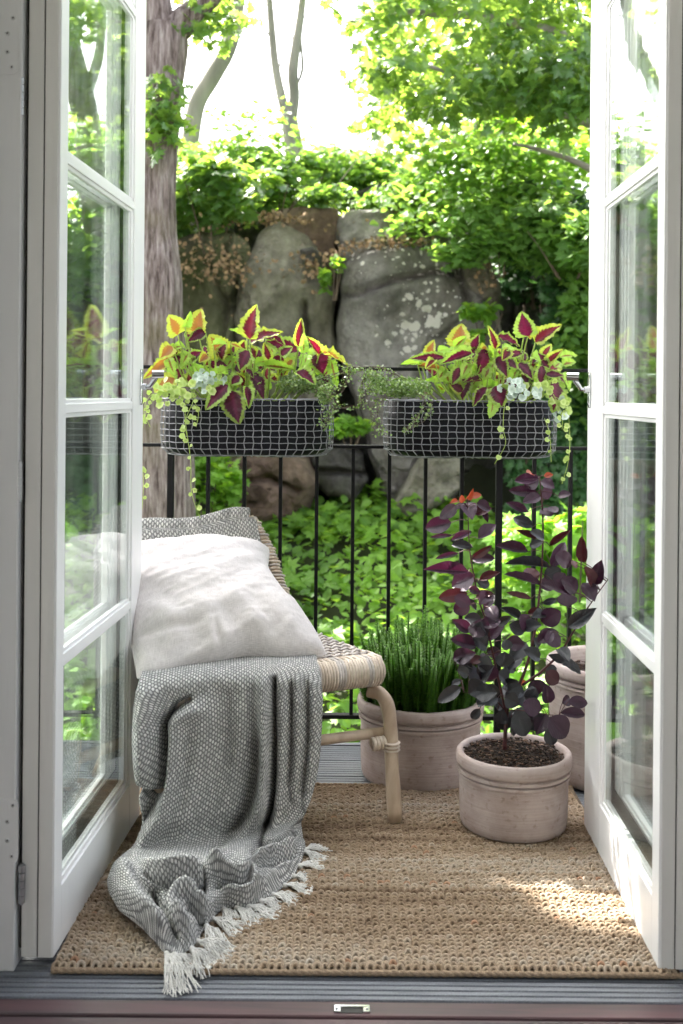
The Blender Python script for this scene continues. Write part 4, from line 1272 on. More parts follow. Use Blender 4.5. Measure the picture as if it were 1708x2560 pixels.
T1 = [(282,262,238,132,135,'O'),(330,205,372,108,50,'G'),(425,270,432,84,140,'O'),(470,240,352,292,70,'P'),(600,410,505,270,140,'O'),
(770,292,772,80,132,'R'),(752,292,645,208,45,'G'),(770,315,945,198,95,'R'),(880,285,1010,325,60,'P'),(1092,372,892,288,112,'P'),(1102,345,1115,148,62,'R'),
(1132,385,1140,268,55,'G'),(1240,392,1162,275,58,'R'),(1236,380,1440,436,62,'O'),(1228,388,1268,515,130,'P'),(762,368,684,492,112,'P'),(640,322,724,345,32,'O'),
(872,470,1072,492,55,'G'),(790,520,882,682,92,'P'),(742,498,802,545,50,'P'),(622,600,470,738,105,'P'),(648,640,676,862,150,'P'),(745,612,766,756,64,'P'),
(1085,512,1218,592,92,'P'),(250,408,42,556,66,'O'),(245,342,165,412,92,'O'),(262,556,120,632,118,'O'),(332,340,188,346,52,'G'),(482,400,428,445,62,'O'),
(902,432,870,328,60,'R'),(622,528,478,522,52,'G'),(800,452,935,430,52,'G'),(520,330,610,318,45,'G'),(360,380,300,470,60,'G'),(1010,470,960,520,60,'G'),
(1160,400,1130,470,80,'G'),(1320,430,1350,600,60,'G'),(700,540,640,600,80,'P'),(540,460,620,470,55,'P'),(560,560,500,520,70,'G'),(980,400,1040,340,70,'P'),(220,420,250,520,60,'G'),
(430,520,340,500,70,'G'),(850,560,760,600,60,'G'),(660,420,600,480,60,'G'),(330,250,420,300,60,'P'),(1060,430,1000,500,66,'O')]
T2 = [(705,338,705,182,135,'O'),(672,332,748,262,55,'G'),(510,395,512,304,76,'O'),(800,352,826,248,64,'P'),(936,345,918,210,55,'R'),(948,268,1108,312,62,'P'),
(1150,262,1104,116,125,'P'),(1198,302,1356,178,95,'R'),(1130,228,1172,282,42,'O'),(1270,442,1372,344,55,'R'),(862,345,850,515,112,'P'),(782,372,578,438,72,'P'),
(955,395,1012,525,78,'P'),(602,402,384,400,62,'P'),(452,442,322,442,42,'G'),(430,452,622,462,38,'O'),(702,468,655,575,72,'P'),(745,538,708,662,112,'P'),
(852,556,722,560,48,'P'),(935,588,990,722,130,'P'),(882,598,782,712,62,'P'),(920,680,922,784,74,'G'),(1090,440,1192,520,82,'P'),(1240,455,1242,592,78,'P'),
(1322,555,1346,742,135,'P'),(1268,512,1392,508,48,'P'),(1388,498,1436,592,44,'G'),(1022,350,985,420,62,'R'),(1112,368,1002,388,50,'P'),(1240,420,1292,472,62,'P'),
(1120,520,1152,565,60,'P'),(642,542,500,532,44,'G'),(1180,400,1230,420,40,'G'),(880,330,840,360,60,'O'),(980,340,1060,330,50,'G'),(620,480,560,540,60,'G'),
(760,440,720,520,60,'G'),(900,470,860,540,60,'G'),(1080,470,1040,560,60,'G'),(1010,420,1080,460,60,'P'),(1190,560,1240,620,60,'G'),(560,360,640,340,50,'G'),
(830,440,800,540,60,'G'),(1300,500,1410,540,44,'P'),(540,420,480,470,50,'R'),(690,350,620,350,44,'G')]
coleus1 = coleus_plant('coleus with orange hearted leaves at its left end, in the left basket', (bl.x, BY, bl.z + BH - .02), (340, 740), 2.703, T1, 3.06, (200, 1320), 92)
coleus2 = coleus_plant('coleus with two tall leaf pairs at its right end, in the right basket', (brr.x + .04, BY, brr.z + BH - .02), (880, 740), 2.613, T2, 3.06, (430, 1400), 92)

# ---- wire vine: tiny leaves on a tangle of thread stems
M['vine_leaf'] = leafmat('wire_vine_leaf', (.05, .13, .03), (.30, .40, .16), (.30, .50, .05), .3, .3, .7)
M['charlie'] = leafmat('variegated_leaf', (.25, .42, .07), (.62, .70, .30), (.45, .65, .08), .35, .45)
M['silver'] = leafmat('silver_leaf', (.30, .42, .34), (.62, .70, .66), (.35, .50, .30), .25, .5)
TINY_V = np.array([(0, 0, 0), (.42, .35, .06), (.34, .78, .03), (0, 1, -.04), (-.34, .78, .03), (-.42, .35, .06)])
TINY_F = [(0, 1, 2, 3), (0, 3, 4, 5)]
def leaf_cloud(P_, size, tv, tf, up=(0, 0, 1), bias=1.0, rs=rng, dirs=None, droop=.0):
    """many small leaves, one mesh: P_ N x 3, size N"""
    N = len(P_)
    n = rs.normal(0, 1, (N, 3)); n /= np.linalg.norm(n, axis=1)[:, None]
    n = n + np.array(up)[None] * bias; n /= np.linalg.norm(n, axis=1)[:, None]
    d = rs.normal(0, 1, (N, 3)) if dirs is None else dirs + rs.normal(0, .45, (N, 3))
    d[:, 2] -= droop
    d -= n * (d * n).sum(1)[:, None]; d /= np.linalg.norm(d, axis=1)[:, None] + 1e-9
    s = np.cross(d, n)
    V = P_[:, None, :] + np.asarray(size)[:, None, None] * (tv[None, :, 0, None] * s[:, None, :] + tv[None, :, 1, None] * d[:, None, :] + tv[None, :, 2, None] * n[:, None, :])
    k = len(tv); F = []
    base = (np.arange(N) * k)
    for f in tf:
        F.append(base[:, None] + np.array(f)[None])
    return V.reshape(-1, 3), F
def cloud_obj(name, P_, size, mat, parent=None, tv=TINY_V, tf=TINY_F, bias=1.0, up=(0, 0, 1), rnd=None, rs=rng, dirs=None, droop=0, stuff=True):
    V, Fl = leaf_cloud(np.asarray(P_), np.asarray(size), tv, tf, up, bias, rs, dirs, droop)
    F = []
    for f in Fl: F += f.tolist()
    if rnd is None: rnd = rs.random(len(P_))
    if parent is not None: V = V - np.array(ORG[parent.name])
    me = make_mesh(name, V, F, mat, False, attr={'rnd': np.repeat(rnd, len(tv))})
    o = link(name, me, parent)
    if stuff: kind(o, 'stuff')
    return o

WVG = 'wire vine tangles in the wire baskets'
def wire_vine(label, paths, n, centre, dense):
    t = thing('wire_vine', label, 'plant', centre, WVG)
    m_ = MB(); pts_all = []
    for pth in paths:
        for rep in range(pth[0]):
            cps = [P(x + random.uniform(-14, 14), y + random.uniform(-10, 10), D + random.uniform(-.02, .02)) for x, y, D in pth[1]]
            sp_ = crspline(cps, 18)
            m_.tube(sp_, .0006, 4, cap=False)
            for q in range(pth[2]):
                k = random.random() ** .8 * 16.9; i = int(k)
                pts_all.append(sp_[i].lerp(sp_[i + 1], k - i) + Vector((random.gauss(0, .006), random.gauss(0, .005), random.gauss(0, .005))))
    for (x, y, D, rx, ry, rz, n_) in dense:
        c = P(x, y, D)
        for q in range(n_):
            v = Vector((random.gauss(0, 1), random.gauss(0, 1), random.gauss(0, 1))); v = v.normalized() * random.random() ** .4
            pts_all.append(c + Vector((v.x * rx, v.y * ry, v.z * rz)))
    kind(m_.build('thread_stems', M['twig'], t), 'stuff')
    A = np.array([tuple(p) for p in pts_all])
    cloud_obj('small_leaves', A, rng.uniform(.005, .0095, len(A)), M['vine_leaf'], t, bias=.8, up=(0, -.5, 1))
    return t
wire_vine('dense small leaved vine at the right end of the left basket', [
    (5, [(700, 890, 3.05), (760, 900, 3.0), (790, 880, 2.99), (800, 830, 3.0)], 16), (7, [(730, 890, 3.03), (760, 920, 2.985), (750, 950, 2.98), (735, 985, 2.98)], 22),
    (4, [(720, 880, 3.05), (770, 860, 3.02), (800, 850, 3.0)], 12), (3, [(740, 880, 3.0), (780, 930, 2.98), (800, 935, 2.98)], 10)], 0, (bl.x + .17, BY, bl.z + BH),
    [(700, 880, 3.07, .085, .06, .028, 1500), (745, 905, 3.0, .022, .03, .03, 300)])
wire_vine('loose wire vine spilling over the left end of the right basket', [
    (8, [(900, 880, 3.06), (860, 860, 3.02), (840, 880, 3.0), (835, 930, 3.0)], 26), (6, [(920, 870, 3.06), (870, 840, 3.03), (820, 850, 3.02), (800, 845, 3.02)], 16),
    (6, [(900, 900, 3.04), (865, 930, 2.99), (860, 970, 2.98), (880, 1000, 2.98)], 18), (6, [(960, 900, 3.02), (985, 920, 2.985), (965, 960, 2.98), (930, 990, 2.98)], 22)], 0, (brr.x - .15, BY, brr.z + BH),
    [(930, 890, 3.07, .075, .06, .030, 1500), (865, 880, 3.02, .03, .04, .034, 380)])

# ---- trailing variegated plants with round leaves: every leaf apart
def round_leaf(name, mat, rnd):
    V = [(0, .1, 0)]; n = 12
    for k in range(n):
        a = 2 * math.pi * k / n
        r = .5 * (1 + .07 * (1 if k % 2 else -1))
        if k == 9: r *= .55
        V.append((r * math.cos(a), .5 + r * math.sin(a) , .07 * math.cos(2 * a)))
    V[0] = (0, .5, -.05)
    F = [(0, 1 + k, 1 + (k + 1) % n) for k in range(n)]
    return make_mesh(name, V, F, mat, True, attr={'rnd': [0.0] + [1.0] * n if rnd > .5 else [0.2] + [.6] * n})
RL = [round_leaf('round_leaf', M['charlie'], 1), round_leaf('round_leaf', M['charlie'], 0)]
SL = [round_leaf('silver_leaf', M['silver'], 1), round_leaf('silver_leaf', M['silver'], 0)]
TRG = 'trailing ground ivy in the wire baskets'
def trailer(label, centre, stems, clumps):
    t = thing('trailing_ivy', label, 'plant', centre, TRG)
    for cps, nl, sz in stems:
        sp_ = crspline([P(x, y, D) for x, y, D in cps], 30)
        m_ = MB(); m_.tube(sp_, .0009, 5, cap=False); m_.build('stem', M['greenstem'], t)
        for q in range(nl):
            k = 2 + 26 * (q + random.random() * .6) / nl; i = min(28, int(k)); p = sp_[i]
            a = random.uniform(0, 6.28); off = Vector((math.cos(a), -.5, math.sin(a) * .6)) * sz * .45
            b0 = p + off * .3; d = Vector((math.cos(a), random.uniform(-.5, .1), math.sin(a) - .3)).normalized()
            s = sz * random.uniform(.6, 1.1)
            put_leaf(random.choice(RL), 'leaf', t, b0, b0 + d * s, s, Vector((random.uniform(-.5, .5), -1, random.uniform(-.1, .9))))
    for (x, y, D, rx, rz, n_, sz, which) in clumps:
        for q in range(n_):
            a = random.uniform(0, 6.28); rr = math.sqrt(random.random())
            c = P(x, y, D) + Vector((rx * rr * math.cos(a), random.uniform(-.02, .02), rz * rr * math.sin(a)))
            a = random.uniform(0, 6.28); s = sz * random.uniform(.7, 1.15)
            d = Vector((math.cos(a), random.uniform(-.6, .1), math.sin(a))).normalized()
            put_leaf(random.choice(which), 'leaf', t, c, c + d * s, s, Vector((random.uniform(-.7, .7), -1, random.uniform(0, 1.4))))
    return t
trailer('pale edged trailing ivy hanging off the left end of the left basket', (bl.x - .2, BY, bl.z + BH), [
    ([(400, 905, 3.02), (352, 920, 2.98), (332, 960, 2.97), (322, 1040, 2.97), (330, 1100, 2.97), (326, 1170, 2.97)], 16, .017),
    ([(430, 900, 3.0), (425, 950, 2.98), (430, 1000, 2.98), (438, 1060, 2.975), (440, 1130, 2.97), (460, 1190, 2.97)], 13, .016),
    ([(455, 900, 3.0), (440, 930, 2.98), (425, 970, 2.975), (432, 1010, 2.975)], 10, .018),
    ([(430, 900, 3.0), (455, 940, 2.98), (450, 980, 2.975)], 6, .014),
    ([(395, 900, 3.0), (350, 905, 2.98), (330, 940, 2.97), (345, 980, 2.97)], 10, .017)],
    [(385, 905, 3.0, .05, .020, 22, .022, RL), (470, 880, 2.99, .040, .026, 30, .022, SL + RL[:1]), (480, 868, 3.0, .045, .02, 12, .02, SL), (420, 885, 3.0, .06, .02, 20, .02, RL)])
trailer('pale edged trailing ivy hanging off the right end of the right basket', (brr.x + .2, BY, brr.z + BH), [
    ([(1260, 905, 3.02), (1298, 930, 2.98), (1308, 1000, 2.97), (1304, 1060, 2.97), (1290, 1110, 2.97)], 13, .018),
    ([(1270, 905, 3.0), (1290, 950, 2.98), (1290, 985, 2.97)], 8, .018),
    ([(1180, 905, 3.0), (1160, 925, 2.985), (1155, 980, 2.975), (1160, 1020, 2.97), (1135, 1065, 2.97)], 5, .018),
    ([(1250, 960, 2.98), (1262, 1000, 2.97), (1265, 1060, 2.97)], 4, .014)],
    [(1180, 890, 2.99, .045, .022, 26, .022, SL), (1225, 900, 2.98, .025, .02, 10, .02, SL), (1290, 935, 2.99, .020, .030, 16, .020, SL + RL), (1240, 890, 3.0, .05, .02, 16, .02, RL)])

# ================================================================== HEATH SHRUB
def heath_mat():
    m = leafmat('heath_needle', (.02, .075, .012), (.18, .40, .03), (.22, .5, .03), .32, .5)
    return m
M['heath'] = heath_mat()
heath = thing('heath_shrub', 'bushy bright green heath shrub growing in the wide pot', 'shrub', pc2 + Vector((0, 0, .19)))
def sprig(seed, L=.19):
    rs = random.Random(seed); V = []; F = []; A = []
    mb = MB(); bend = rs.uniform(-.012, .012); bend2 = rs.uniform(-.01, .01)
    def ax(t): return Vector((bend * t * t, bend2 * t * t, L * t))
    mb.tube([ax(i / 6) for i in range(7)], [.0030, .0032, .0032, .0030, .0027, .0022, .0010], 6, a=.22)
    nw = 48
    for i in range(nw):
        t = .06 + .94 * i / nw
        c = ax(t); r = (.0116 * (1 - .34 * t)) if t < .94 else .005
        for k in range(4):
            a = (i % 2) * math.pi / 4 + k * math.pi / 2 + rs.uniform(-.15, .15)
            o = Vector((math.cos(a), math.sin(a), 0)); tn = Vector((-o.y, o.x, 0))
            b_ = c; e = c + o * r + Vector((0, 0, r * .62)); md = c + o * r * .6 + Vector((0, 0, r * .30))
            w = .0027
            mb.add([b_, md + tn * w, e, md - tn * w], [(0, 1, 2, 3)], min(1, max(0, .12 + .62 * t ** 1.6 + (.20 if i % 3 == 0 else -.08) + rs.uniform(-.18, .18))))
    return make_mesh('sprig', mb.V, mb.F, M['heath'], True, attr={'rnd': mb.A})
SPR = [sprig(s) for s in range(8)]
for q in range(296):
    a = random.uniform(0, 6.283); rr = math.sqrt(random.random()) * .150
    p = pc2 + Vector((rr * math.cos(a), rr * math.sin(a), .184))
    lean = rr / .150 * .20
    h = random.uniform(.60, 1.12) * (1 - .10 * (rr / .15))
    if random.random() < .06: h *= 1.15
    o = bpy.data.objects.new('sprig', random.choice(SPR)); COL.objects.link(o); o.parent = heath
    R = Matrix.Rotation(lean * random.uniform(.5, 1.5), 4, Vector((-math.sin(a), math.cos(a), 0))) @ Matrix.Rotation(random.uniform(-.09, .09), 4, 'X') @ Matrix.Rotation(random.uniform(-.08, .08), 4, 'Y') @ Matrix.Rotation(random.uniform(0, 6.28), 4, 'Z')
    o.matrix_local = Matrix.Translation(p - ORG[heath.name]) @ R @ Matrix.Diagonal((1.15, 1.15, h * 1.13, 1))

# ================================================================== SMOKE BUSH
def smoke_mat(name, c1, c2, vein, tr, tf=.25, rough=.4):
    m, nd, lk, b = nodes(name)
    tc = nd.new('ShaderNodeTexCoord'); sp = nd.new('ShaderNodeSeparateXYZ'); lk.new(tc.outputs['UV'], sp.inputs[0])
    def mth(op, a, b_=None):
        n = nd.new('ShaderNodeMath'); n.operation = op
        for i, v in enumerate((a, b_)):
            if v is None: continue
            if isinstance(v, (int, float)): n.inputs[i].default_value = v
            else: lk.new(v, n.inputs[i])
        return n.outputs[0]
    au = mth('ABSOLUTE', mth('MULTIPLY', mth('SUBTRACT', sp.outputs[0], .5), 2.0))
    ph = mth('SUBTRACT', mth('MULTIPLY', sp.outputs[1], 13.0), mth('MULTIPLY', au, 2.2))
    tooth = mth('ABSOLUTE', mth('SUBTRACT', mth('FRACT', ph), .5))
    oi = nd.new('ShaderNodeObjectInfo')
    n = nd.new('ShaderNodeTexNoise'); n.inputs['Scale'].default_value = 6; lk.new(tc.outputs['UV'], n.inputs['Vector'])
    f = mth('ADD', mth('MULTIPLY', oi.outputs['Random'], .7), mth('MULTIPLY', n.outputs['Fac'], .4))
    r = ramp(nd, [(.2, c1), (.85, c2)]); lk.new(f, r.inputs[0])
    vv = nd.new('ShaderNodeMapRange'); lk.new(tooth, vv.inputs['Value']); vv.inputs['From Max'].default_value = .10; vv.inputs['To Min'].default_value = .55; vv.inputs['To Max'].default_value = 0
    vm = nd.new('ShaderNodeMapRange'); lk.new(au, vm.inputs['Value']); vm.inputs['From Max'].default_value = .07; vm.inputs['To Min'].default_value = .8; vm.inputs['To Max'].default_value = 0
    mx = nd.new('ShaderNodeMixRGB'); lk.new(mth('MAXIMUM', vv.outputs[0], vm.outputs[0]), mx.inputs[0]); lk.new(r.outputs[0], mx.inputs[1]); mx.inputs[2].default_value = (*vein, 1)
    lk.new(mx.outputs[0], b.inputs['Base Color']); b.inputs['Roughness'].default_value = rough; b.inputs['Specular IOR Level'].default_value = .6
    bp = nd.new('ShaderNodeBump'); bp.inputs['Strength'].default_value = .5; bp.inputs['Distance'].default_value = .0015
    lk.new(tooth, bp.inputs['Height']); lk.new(bp.outputs[0], b.inputs['Normal'])
    t = nd.new('ShaderNodeBsdfTranslucent'); t.inputs['Color'].default_value = (*tr, 1)
    ms = nd.new('ShaderNodeMixShader'); ms.inputs[0].default_value = tf
    lk.new(b.outputs[0], ms.inputs[1]); lk.new(t.outputs[0], ms.inputs[2]); lk.new(ms.outputs[0], nd['Material Output'].inputs['Surface'])
    return m
SMM = {'P': smoke_mat('smoke_purple', (.020, .009, .020), (.065, .030, .062), (.075, .03, .055), (.07, .006, .03), .15),
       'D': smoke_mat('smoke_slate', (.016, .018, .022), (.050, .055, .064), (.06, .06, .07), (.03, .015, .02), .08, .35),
       'R': smoke_mat('smoke_wine', (.055, .010, .016), (.095, .018, .025), (.11, .03, .04), (.08, .008, .012), .12),
       'N': smoke_mat('smoke_new_red', (.30, .05, .03), (.40, .10, .045), (.4, .1, .06), (.45, .08, .03), .3)}
SML = {k: [leaf_mesh('smoke_leaf', SMM[k], 8, 12, wo if s < 3 else wl, f_, d_, 0, .02, s) for s, (f_, d_) in enumerate(((.30, .12), (.50, .22), (.15, .06), (.4, .15)))] for k in SMM}
smoke = thing('smoke_bush', 'young purple smoke bush with dark oval leaves in the small pot', 'shrub', (pc1.x - .02, pc1.y, pc1.z + .15))
SB = [(630,255,540,325,60,'P'),(602,350,455,382,78,'P'),(682,240,720,322,76,'P'),(742,242,822,275,52,'P'),(730,300,822,264,50,'R'),(780,260,806,352,28,'P'),
(640,232,598,236,24,'N'),(662,240,660,198,28,'N'),(705,205,770,194,32,'N'),(690,215,722,178,26,'N'),(655,268,628,248,40,'P'),(752,442,852,352,60,'P'),(606,422,484,432,22,'P'),(715,404,604,442,38,'P'),
(720,490,600,468,42,'D'),(640,522,514,550,26,'P'),(720,545,826,484,36,'R'),(715,556,842,548,52,'P'),(698,626,458,602,62,'P'),(758,672,872,624,42,'R'),(735,650,598,704,112,'P'),
(692,746,530,772,66,'R'),(700,720,766,742,36,'P'),(740,766,832,745,42,'R'),(785,842,842,744,42,'P'),(680,775,750,842,32,'D'),(800,932,862,868,42,'D'),(710,962,612,893,58,'P'),
(700,930,788,982,66,'P'),(800,1012,902,888,58,'P'),(742,1040,608,1000,72,'P'),(612,1112,732,1080,76,'P'),(800,1060,882,1102,58,'P'),(772,1108,708,1132,42,'R'),(800,1130,812,1254,92,'P'),
(862,922,930,878,42,'D'),(1090,102,958,112,52,'P'),(1060,84,1026,64,34,'N'),(1092,112,1008,152,62,'P'),(1100,120,1182,152,62,'P'),(1120,92,1172,80,28,'N'),(1080,184,928,168,52,'P'),
(1100,202,1008,232,52,'P'),(1200,202,1266,188,42,'P'),(1150,262,1192,292,54,'P'),(1030,292,912,234,42,'P'),(1110,272,1162,312,62,'P'),(1060,374,948,320,56,'D'),(1120,150,1150,220,60,'P'),
(1100,440,965,390,32,'R'),(1120,442,1050,398,52,'D'),(1032,514,853,470,58,'P'),(1152,604,916,562,52,'D'),(1152,480,1262,394,32,'R'),(1160,600,1242,458,62,'P'),(1104,702,904,628,46,'P'),
(1062,690,1030,600,82,'R'),(1050,776,914,740,30,'R'),(1040,482,1112,456,42,'D'),(1276,582,1186,530,82,'P'),(1340,572,1330,438,52,'R'),(1278,562,1302,604,30,'R'),(1282,742,1106,690,54,'P'),
(1302,742,1226,658,86,'P'),(1250,822,1240,740,102,'P'),(1392,702,1362,606,62,'R'),(1400,690,1436,580,70,'P'),(1335,690,1410,784,88,'P'),(1256,936,1404,834,72,'D'),(1106,906,1212,850,92,'P'),(1030,862,1110,840,42,'R'),
(1112,802,1192,780,32,'D'),(992,892,893,824,44,'D'),(1016,942,1092,920,62,'D'),(1012,962,932,920,72,'D'),(1060,1000,1106,1052,62,'D'),(1212,990,1128,1012,88,'P'),(1020,1022,938,1112,84,'D'),
(992,1102,898,1162,74,'D'),(1200,1112,1334,1192,48,'D'),(1232,1132,1150,1090,42,'D'),(1200,1060,1260,1110,60,'D'),(1130,1186,1202,1252,74,'R'),(1000,1262,1000,1232,42,'N'),(792,1252,698,1312,104,'D'),(652,1272,526,1354,62,'D'),
(660,1232,598,1262,32,'D'),(832,1252,800,1334,94,'D'),(900,1252,1012,1312,84,'D'),(1062,1232,1092,1312,84,'P'),(1140,1362,1136,1262,62,'P'),(1222,1362,1272,1330,52,'P'),(1258,1352,1368,1360,58,'P'),
(1214,1416,1358,1422,52,'P'),(1102,1402,1006,1362,84,'P'),(1132,1422,1080,1532,84,'P'),(1150,1442,1252,1552,114,'P'),(1142,1502,1172,1602,62,'D'),(962,1402,1022,1552,94,'D'),(902,1422,890,1522,74,'D'),
(762,1392,713,1452,42,'D'),(862,1332,758,1362,52,'D'),(940,1442,962,1552,62,'D'),(1012,1420,1042,1482,50,'P'),(760,1180,700,1220,80,'D'),(860,1190,930,1240,80,'D'),(900,1330,980,1370,80,'D'),(700,1200,640,1180,50,'D'),(960,1180,880,1120,60,'D'),(860,1400,900,1340,70,'D'),(1180,690,1240,640,70,'P'),(940,1300,880,1280,80,'D'),(1040,1330,1060,1400,70,'P')]
def pd(cx, cy): return PF(860 + cx / 2.24, 1150 + cy / 2.24, 2.62)
ST = [[(900,1620),(905,1520),(912,1430),(930,1340),(985,1250),(1030,1130),(1062,1000),(1085,880),(1105,700),(1113,500),(1110,330),(1096,180),(1088,95)],
      [(912,1440),(880,1300),(845,1150),(812,1010),(790,900),(745,770),(712,620),(690,480),(680,330),(676,250)],
      [(1000,1260),(1100,1170),(1180,1060),(1232,930),(1268,800),(1300,690),(1345,575)],
      [(912,1400),(1000,1390),(1080,1390),(1180,1400)],[(900,1400),(840,1330),(760,1290),(660,1270)]]
SD = [[0,0,0,0,0,0,0,.01,.01,0,-.01,-.02,-.02],[0,-.01,-.02,-.03,-.04,-.04,-.05,-.05,-.06,-.06],[0,-.02,-.05,-.09,-.14,-.19,-.235],[0,-.02,-.04,-.05],[0,-.02,-.04,-.05]]
st_pts = []
for pth, dd in zip(ST, SD):
    sp_ = crspline([pd(*p) + Vector((0, d, 0)) for p, d in zip(pth, dd)], 40)
    r0 = .0052 if len(pth) == 13 else .0034 if len(pth) > 5 else .0020
    m_ = MB(); m_.tube(sp_, [r0 * (1 - .72 * i / 39) for i in range(40)], 7); m_.build('stem', M['redstem'], smoke)
    st_pts += sp_
rsb = random.Random(11)
for q in range(46):      # the thick of the bush
    x = rsb.uniform(700, 1180); y = rsb.uniform(960, 1500) if q % 3 else rsb.uniform(600, 1000)
    if y < 1000: x = rsb.choice([rsb.uniform(700, 820), rsb.uniform(1030, 1180)])
    if y > 1380: x = rsb.uniform(840, 1130)
    a = rsb.uniform(0, 6.28); L = rsb.uniform(70, 118)
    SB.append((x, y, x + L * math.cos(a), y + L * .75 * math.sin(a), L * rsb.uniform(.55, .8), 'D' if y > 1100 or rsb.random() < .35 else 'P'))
for bx_, by_, tx_, ty_, w_, k_ in SB:
    b0 = pd(bx_, by_); 
    near = min(st_pts, key=lambda s: (s.x - b0.x) ** 2 + (s.z - b0.z - .01) ** 2)
    dy = random.uniform(-.035, .03)
    if max(bx_, tx_) > 1325 and by_ < 1000: near = min(st_pts, key=lambda s: (s.x - b0.x) ** 2 + (s.z - b0.z) ** 2 + (s.y - 2.40) ** 2); dy = min(0, 2.385 - near.y)
    b0 = PF(860 + bx_ / 2.24, 1150 + by_ / 2.24, max(2.36, near.y + dy))
    e0 = PF(860 + tx_ / 2.24, 1150 + ty_ / 2.24, max(2.34, b0.y + random.uniform(-.045, .02 if b0.y > 2.45 else -.01)))
    W = w_ / 2.24 / FPX * b0.y * 1.22
    n = Vector((random.uniform(-.35, .35), -1, random.uniform(.15, .75)))
    put_leaf(random.choice(SML[k_]), 'leaf', smoke, b0, e0, W, n)
    if (near - b0).length < .12:
        m_ = MB(); m_.tube(crspline([near, near.lerp(b0, .5) + Vector((0, 0, .004)), b0], 6), .0009, 5, cap=False); m_.build('leaf_stalk', M['redstem'], smoke)
# ================================================================== GARDEN
# foliage materials
M['gc'] = leafmat('ground_cover_leaf', (.06, .15, .025), (.19, .36, .045), (.50, .80, .06), .48, .5)
M['shrub'] = leafmat('undergrowth_leaf', (.065, .15, .04), (.17, .31, .075), (.42, .68, .09), .46, .42)
M['maple'] = leafmat('canopy_leaf', (.045, .12, .03), (.10, .20, .065), (.46, .68, .09), .45, .30, .9)
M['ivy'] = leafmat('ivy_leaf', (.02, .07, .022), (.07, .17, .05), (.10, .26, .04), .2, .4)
M['sunlit'] = leafmat('sunlit_canopy_leaf', (.08, .19, .03), (.20, .36, .05), (.62, .80, .09), .55, .4)  # brighter copy of the canopy leaf, sunlight put into its colours
M['dry'] = simple('dry_leaf_litter', (.26, .17, .10), .9, var=.5, scale=30)

LOBE = []
for a, r in ((-90, .12), (-62, .40), (-35, .30), (-8, .56), (18, .34), (42, .60), (62, .36), (90, .66), (118, .36), (138, .60), (162, .34), (188, .56), (215, .30), (242, .40)):
    LOBE.append((r * math.cos(math.radians(a)), .42 + r * math.sin(math.radians(a)), -.10 * r))
MAP_V = np.array([(0, .42, .05)] + LOBE)
MAP_F = [(0, 1 + k, 1 + (k + 1) % 14) for k in range(14)]
OV_V = np.array([(0, 0, 0), (.26, .22, .05), (.36, .5, .07), (.22, .8, .02), (0, 1, -.08), (-.22, .8, .02), (-.36, .5, .07), (-.26, .22, .05)])
OV_F = [(0, 1, 2, 3, 4), (0, 4, 5, 6, 7)]

def ground_z(x, y):
    t = np.clip((y - 3.8) / (7.7 - 3.8), 0, 1)
    z = -1.0 + 1.02 * t ** .85
    up = np.clip((y - 8.35) / .5, 0, 1); up = up * up * (3 - 2 * up)
    z = z + up * (2.40 - .02 * np.abs(x - .3))
    z = z + np.clip((y - 8.85) / 5, 0, 1) * .42
    return z + .06 * np.sin(x * 1.7 + y) + .04 * np.sin(x * 3.1 - y * 2.3)
# one ground sheet out to the horizon
xs_ = np.concatenate([[-200, -80, -30, -14], np.linspace(-8, 8, 90), [14, 30, 80, 200]])
ys_ = np.concatenate([[-150, -40, -10, -2], np.linspace(1.5, 16, 110), [20, 30, 60, 200]])
XX, YY = np.meshgrid(xs_, ys_, indexing='ij')
ZZ = ground_z(XX, YY)
V = np.stack([XX, YY, ZZ], -1).reshape(-1, 3); ny_ = len(ys_)
F = [(i * ny_ + j, (i + 1) * ny_ + j, (i + 1) * ny_ + j + 1, i * ny_ + j + 1) for i in range(len(xs_) - 1) for j in range(ny_ - 1)]
g = link('ground', make_mesh('ground', V, F, M['earth'])); kind(g, 'structure')

